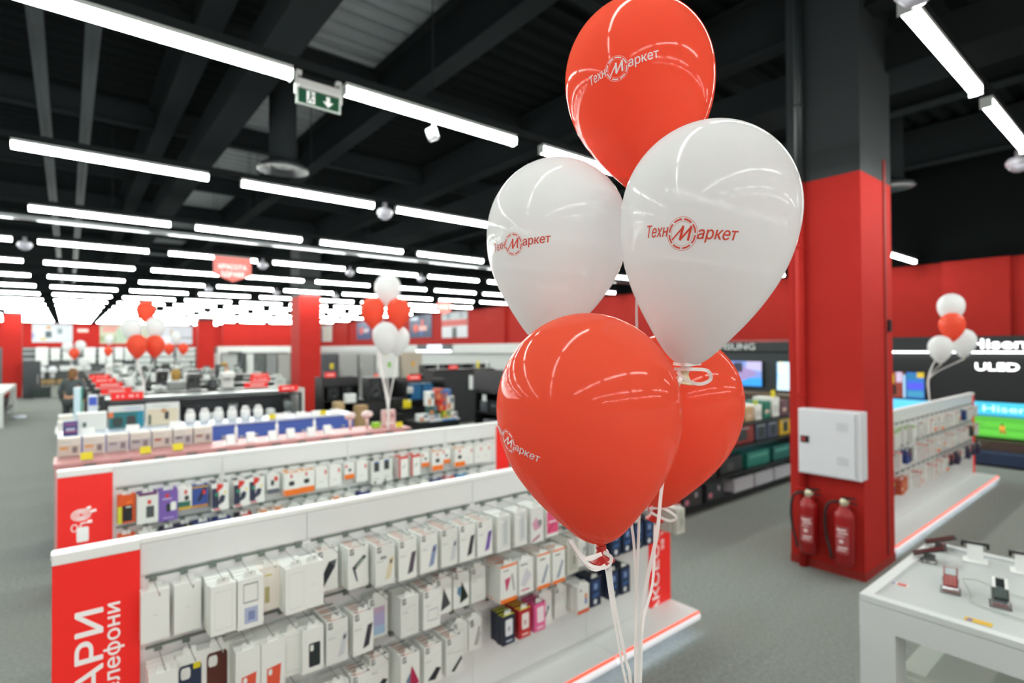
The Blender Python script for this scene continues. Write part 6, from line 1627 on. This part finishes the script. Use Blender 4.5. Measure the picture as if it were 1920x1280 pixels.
for i, x in enumerate((-1.18, -.70)):
    t = thing('round_fan', 'round white appliance, the one %s the aisle pillar on the far shelf' % ('nearer to', 'farther from')[i], 'appliance', (x, 41.3, .60))
    MB().lathe([(.22, 0), (.23, .05), (.23, .2)], M('#dfe3e8', .35), (0, .2, .25), 24, (0, -1, 0)).build('body', t, smooth=True)
    MB().box(-.1, .1, .05, .19, -.18, .0, M('#c9ced2', .4)).build('foot', t)
for i, x in enumerate((-.03, .70, 2.2, 3.0)):
    t = thing('white_console', 'white boxy appliance, %s on the far shelf under the heaters' % ORD[i], 'appliance', (x, 41.32, .78))
    MB().box(-.35, .35, 0, .25, 0, .30, M('#dce0e0', .35)).build('body', t, bevel=.02)
    MB().box(-.3, .3, -.008, -.001, .06, .10, M('#aab0b2', .4)).build('grille', t)
for i, x in enumerate((-1.2, -.77, -.3, .3)):
    box_item('wood_crate', 'tan wooden crate, %s along the far floor shelf' % ORD[i], 'crate', x, 41.0, .05, .40, .3, .28, M('#9c8258', .6), [(R4(.05, .4, .95, .6), M('#8a7048', .6))])
for i, (x, wd) in enumerate(((3.6, .75), (4.75, .85), (6.0, .8))):
    t = thing('grille_rack', 'white slatted shelf unit, %s along the far wall' % ORD[i], 'shelf', (x, 40.6, 0))
    MB().box(-wd / 2, wd / 2, .3, .34, 0, 2.05, M('#c3cacb', .45)).build('back_panel', t)
    for k in range(6):
        MB().box(-wd / 2, wd / 2, 0, .3, .25 + k * .34, .42 + k * .34, M('#dde2e0', .4)).build('shelf', t)
# white framed fridge alcove at the end of the red back wall
t = thing('fridge_alcove', 'white framed alcove of fridges behind the kitchen counters', 'alcove', (6.35, 33.4, 0))
MB().box(0, 4.05, 0, .2, 1.80, 2.16, M('#dde1df', .45)).build('fascia', t)
MB().box(0, .12, 0, .8, 0, 1.80, M('#d4d9d7', .45)).build('side_panel', t)
MB().box(3.93, 4.05, 0, .8, 0, 1.80, M('#d4d9d7', .45)).build('side_panel', t)
MB().box(.5, 1.2, -.15, -.001, 1.78, 1.86, BLACK).build('awning', t)
for i, (a, b, m, lab) in enumerate(((6.62, 7.40, M('#b5bcba', .35), 'silver grey'), (7.45, 7.80, M('#3b4144', .35), 'narrow charcoal'), (7.86, 8.25, M('#d6dbd8', .35), 'white'), (8.30, 8.86, M('#5b6260', .35), 'dark steel'), (8.92, 9.50, M('#8d8f90', .35), 'steel'), (9.56, 10.25, M('#a9a6a2', .35), 'taupe'))):
    fridge(a, b, 33.65, 1.74, m, lab + ' fridge inside the white framed alcove')
struct(MB().box(7.2, 12.99, 36.5, 36.7, 2.16, RT, WALLRED).build('wall_alcove'))

# ---------------------------------------------------------------- people far down the store
def skin_body(name, parent, verts, edges, radii, m, loc=None, levels=1):
    me = bpy.data.meshes.new(name)
    me.from_pydata(verts, edges, [])
    o = link(name, me, parent, loc)
    md = o.modifiers.new('skin', 'SKIN')
    for i, r in enumerate(radii):
        me.skin_vertices[0].data[i].radius = (r, r)
    me.skin_vertices[0].data[0].use_root = True
    md.use_smooth_shade = True
    s = o.modifiers.new('sub', 'SUBSURF'); s.levels = levels; s.render_levels = levels
    me.materials.append(m)
    return o
def person(label, x, y, rz, h, hair, top, legs, lean=0.0, long_hair=True):
    t = thing('person', label, 'person', (x, y, 0), rz)
    k = h / 1.72
    def P(px, py, pz):
        if pz > .95:
            py -= (pz - .95) * math.tan(lean)
        return (px * k, py * k, pz * k)
    V = [P(0, 0, .98), P(0, 0, 1.18), P(0, 0, 1.36), P(0, 0, 1.47), P(0, -.01, 1.54), P(0, -.015, 1.62), P(0, -.01, 1.68),
         P(.17, 0, 1.40), P(.24, .01, 1.14), P(.23, -.12, .95), P(.22, -.17, .89), P(-.17, 0, 1.40), P(-.24, .01, 1.14), P(-.23, -.12, .95), P(-.22, -.17, .89),
         P(.09, 0, .90), P(.10, -.01, .50), P(.10, .02, .10), P(.10, -.10, .05), P(-.09, 0, .90), P(-.10, -.01, .50), P(-.10, .02, .10), P(-.10, -.10, .05)]
    Ed = [(0, 1), (1, 2), (2, 3), (3, 4), (4, 5), (5, 6), (2, 7), (7, 8), (8, 9), (9, 10), (2, 11), (11, 12), (12, 13), (13, 14), (0, 15), (15, 16), (16, 17), (17, 18), (0, 19), (19, 20), (20, 21), (21, 22)]
    R_ = [.13, .12, .13, .055, .075, .095, .07, .06, .045, .035, .04, .06, .045, .035, .04, .085, .06, .045, .035, .085, .06, .045, .035]
    skin_body('body', t, V, Ed, [r * k for r in R_], M('#c99a7e', .6))
    ti = [0, 1, 2, 7, 8, 9, 11, 12, 13]
    mp = {a: i for i, a in enumerate(ti)}
    skin_body('jacket', t, [V[a] for a in ti], [(mp[a], mp[b]) for a, b in Ed if a in mp and b in mp], [(R_[a] + .022) * k for a in ti], M(top, .8))
    li = [0, 15, 16, 17, 19, 20, 21]
    mp = {a: i for i, a in enumerate(li)}
    skin_body('trousers', t, [V[a] for a in li], [(mp[a], mp[b]) for a, b in Ed if a in mp and b in mp], [(R_[a] + .015) * k for a in li], M(legs, .8))
    hv = [P(0, .02, 1.70), P(0, .055, 1.62), P(0, .07, 1.52), P(0, .075, 1.40)] if long_hair else [P(0, .01, 1.71), P(0, .045, 1.64), P(0, .055, 1.58)]
    skin_body('hair', t, hv, [(i, i + 1) for i in range(len(hv) - 1)], [.095 * k, .105 * k, .085 * k, .06 * k][:len(hv)], M(hair, .7))
    return t
person('person with long blond hair and a dark jacket seen from behind among the kitchen counters', 1.60, 12.25, math.pi, 1.64, '#a5803f', '#2c2f38', '#26282c')
person('person with fair hair and a black top farther back by the fridge alcove', 3.25, 16.2, math.pi * .8, 1.66, '#b08c4a', '#1f2226', '#23252a', long_hair=False)
person('person with brown hair and grey top at the aisle end of the counters', .05, 15.9, 2.7, 1.60, '#7d5634', '#4a5254', '#3b4143', lean=.2)
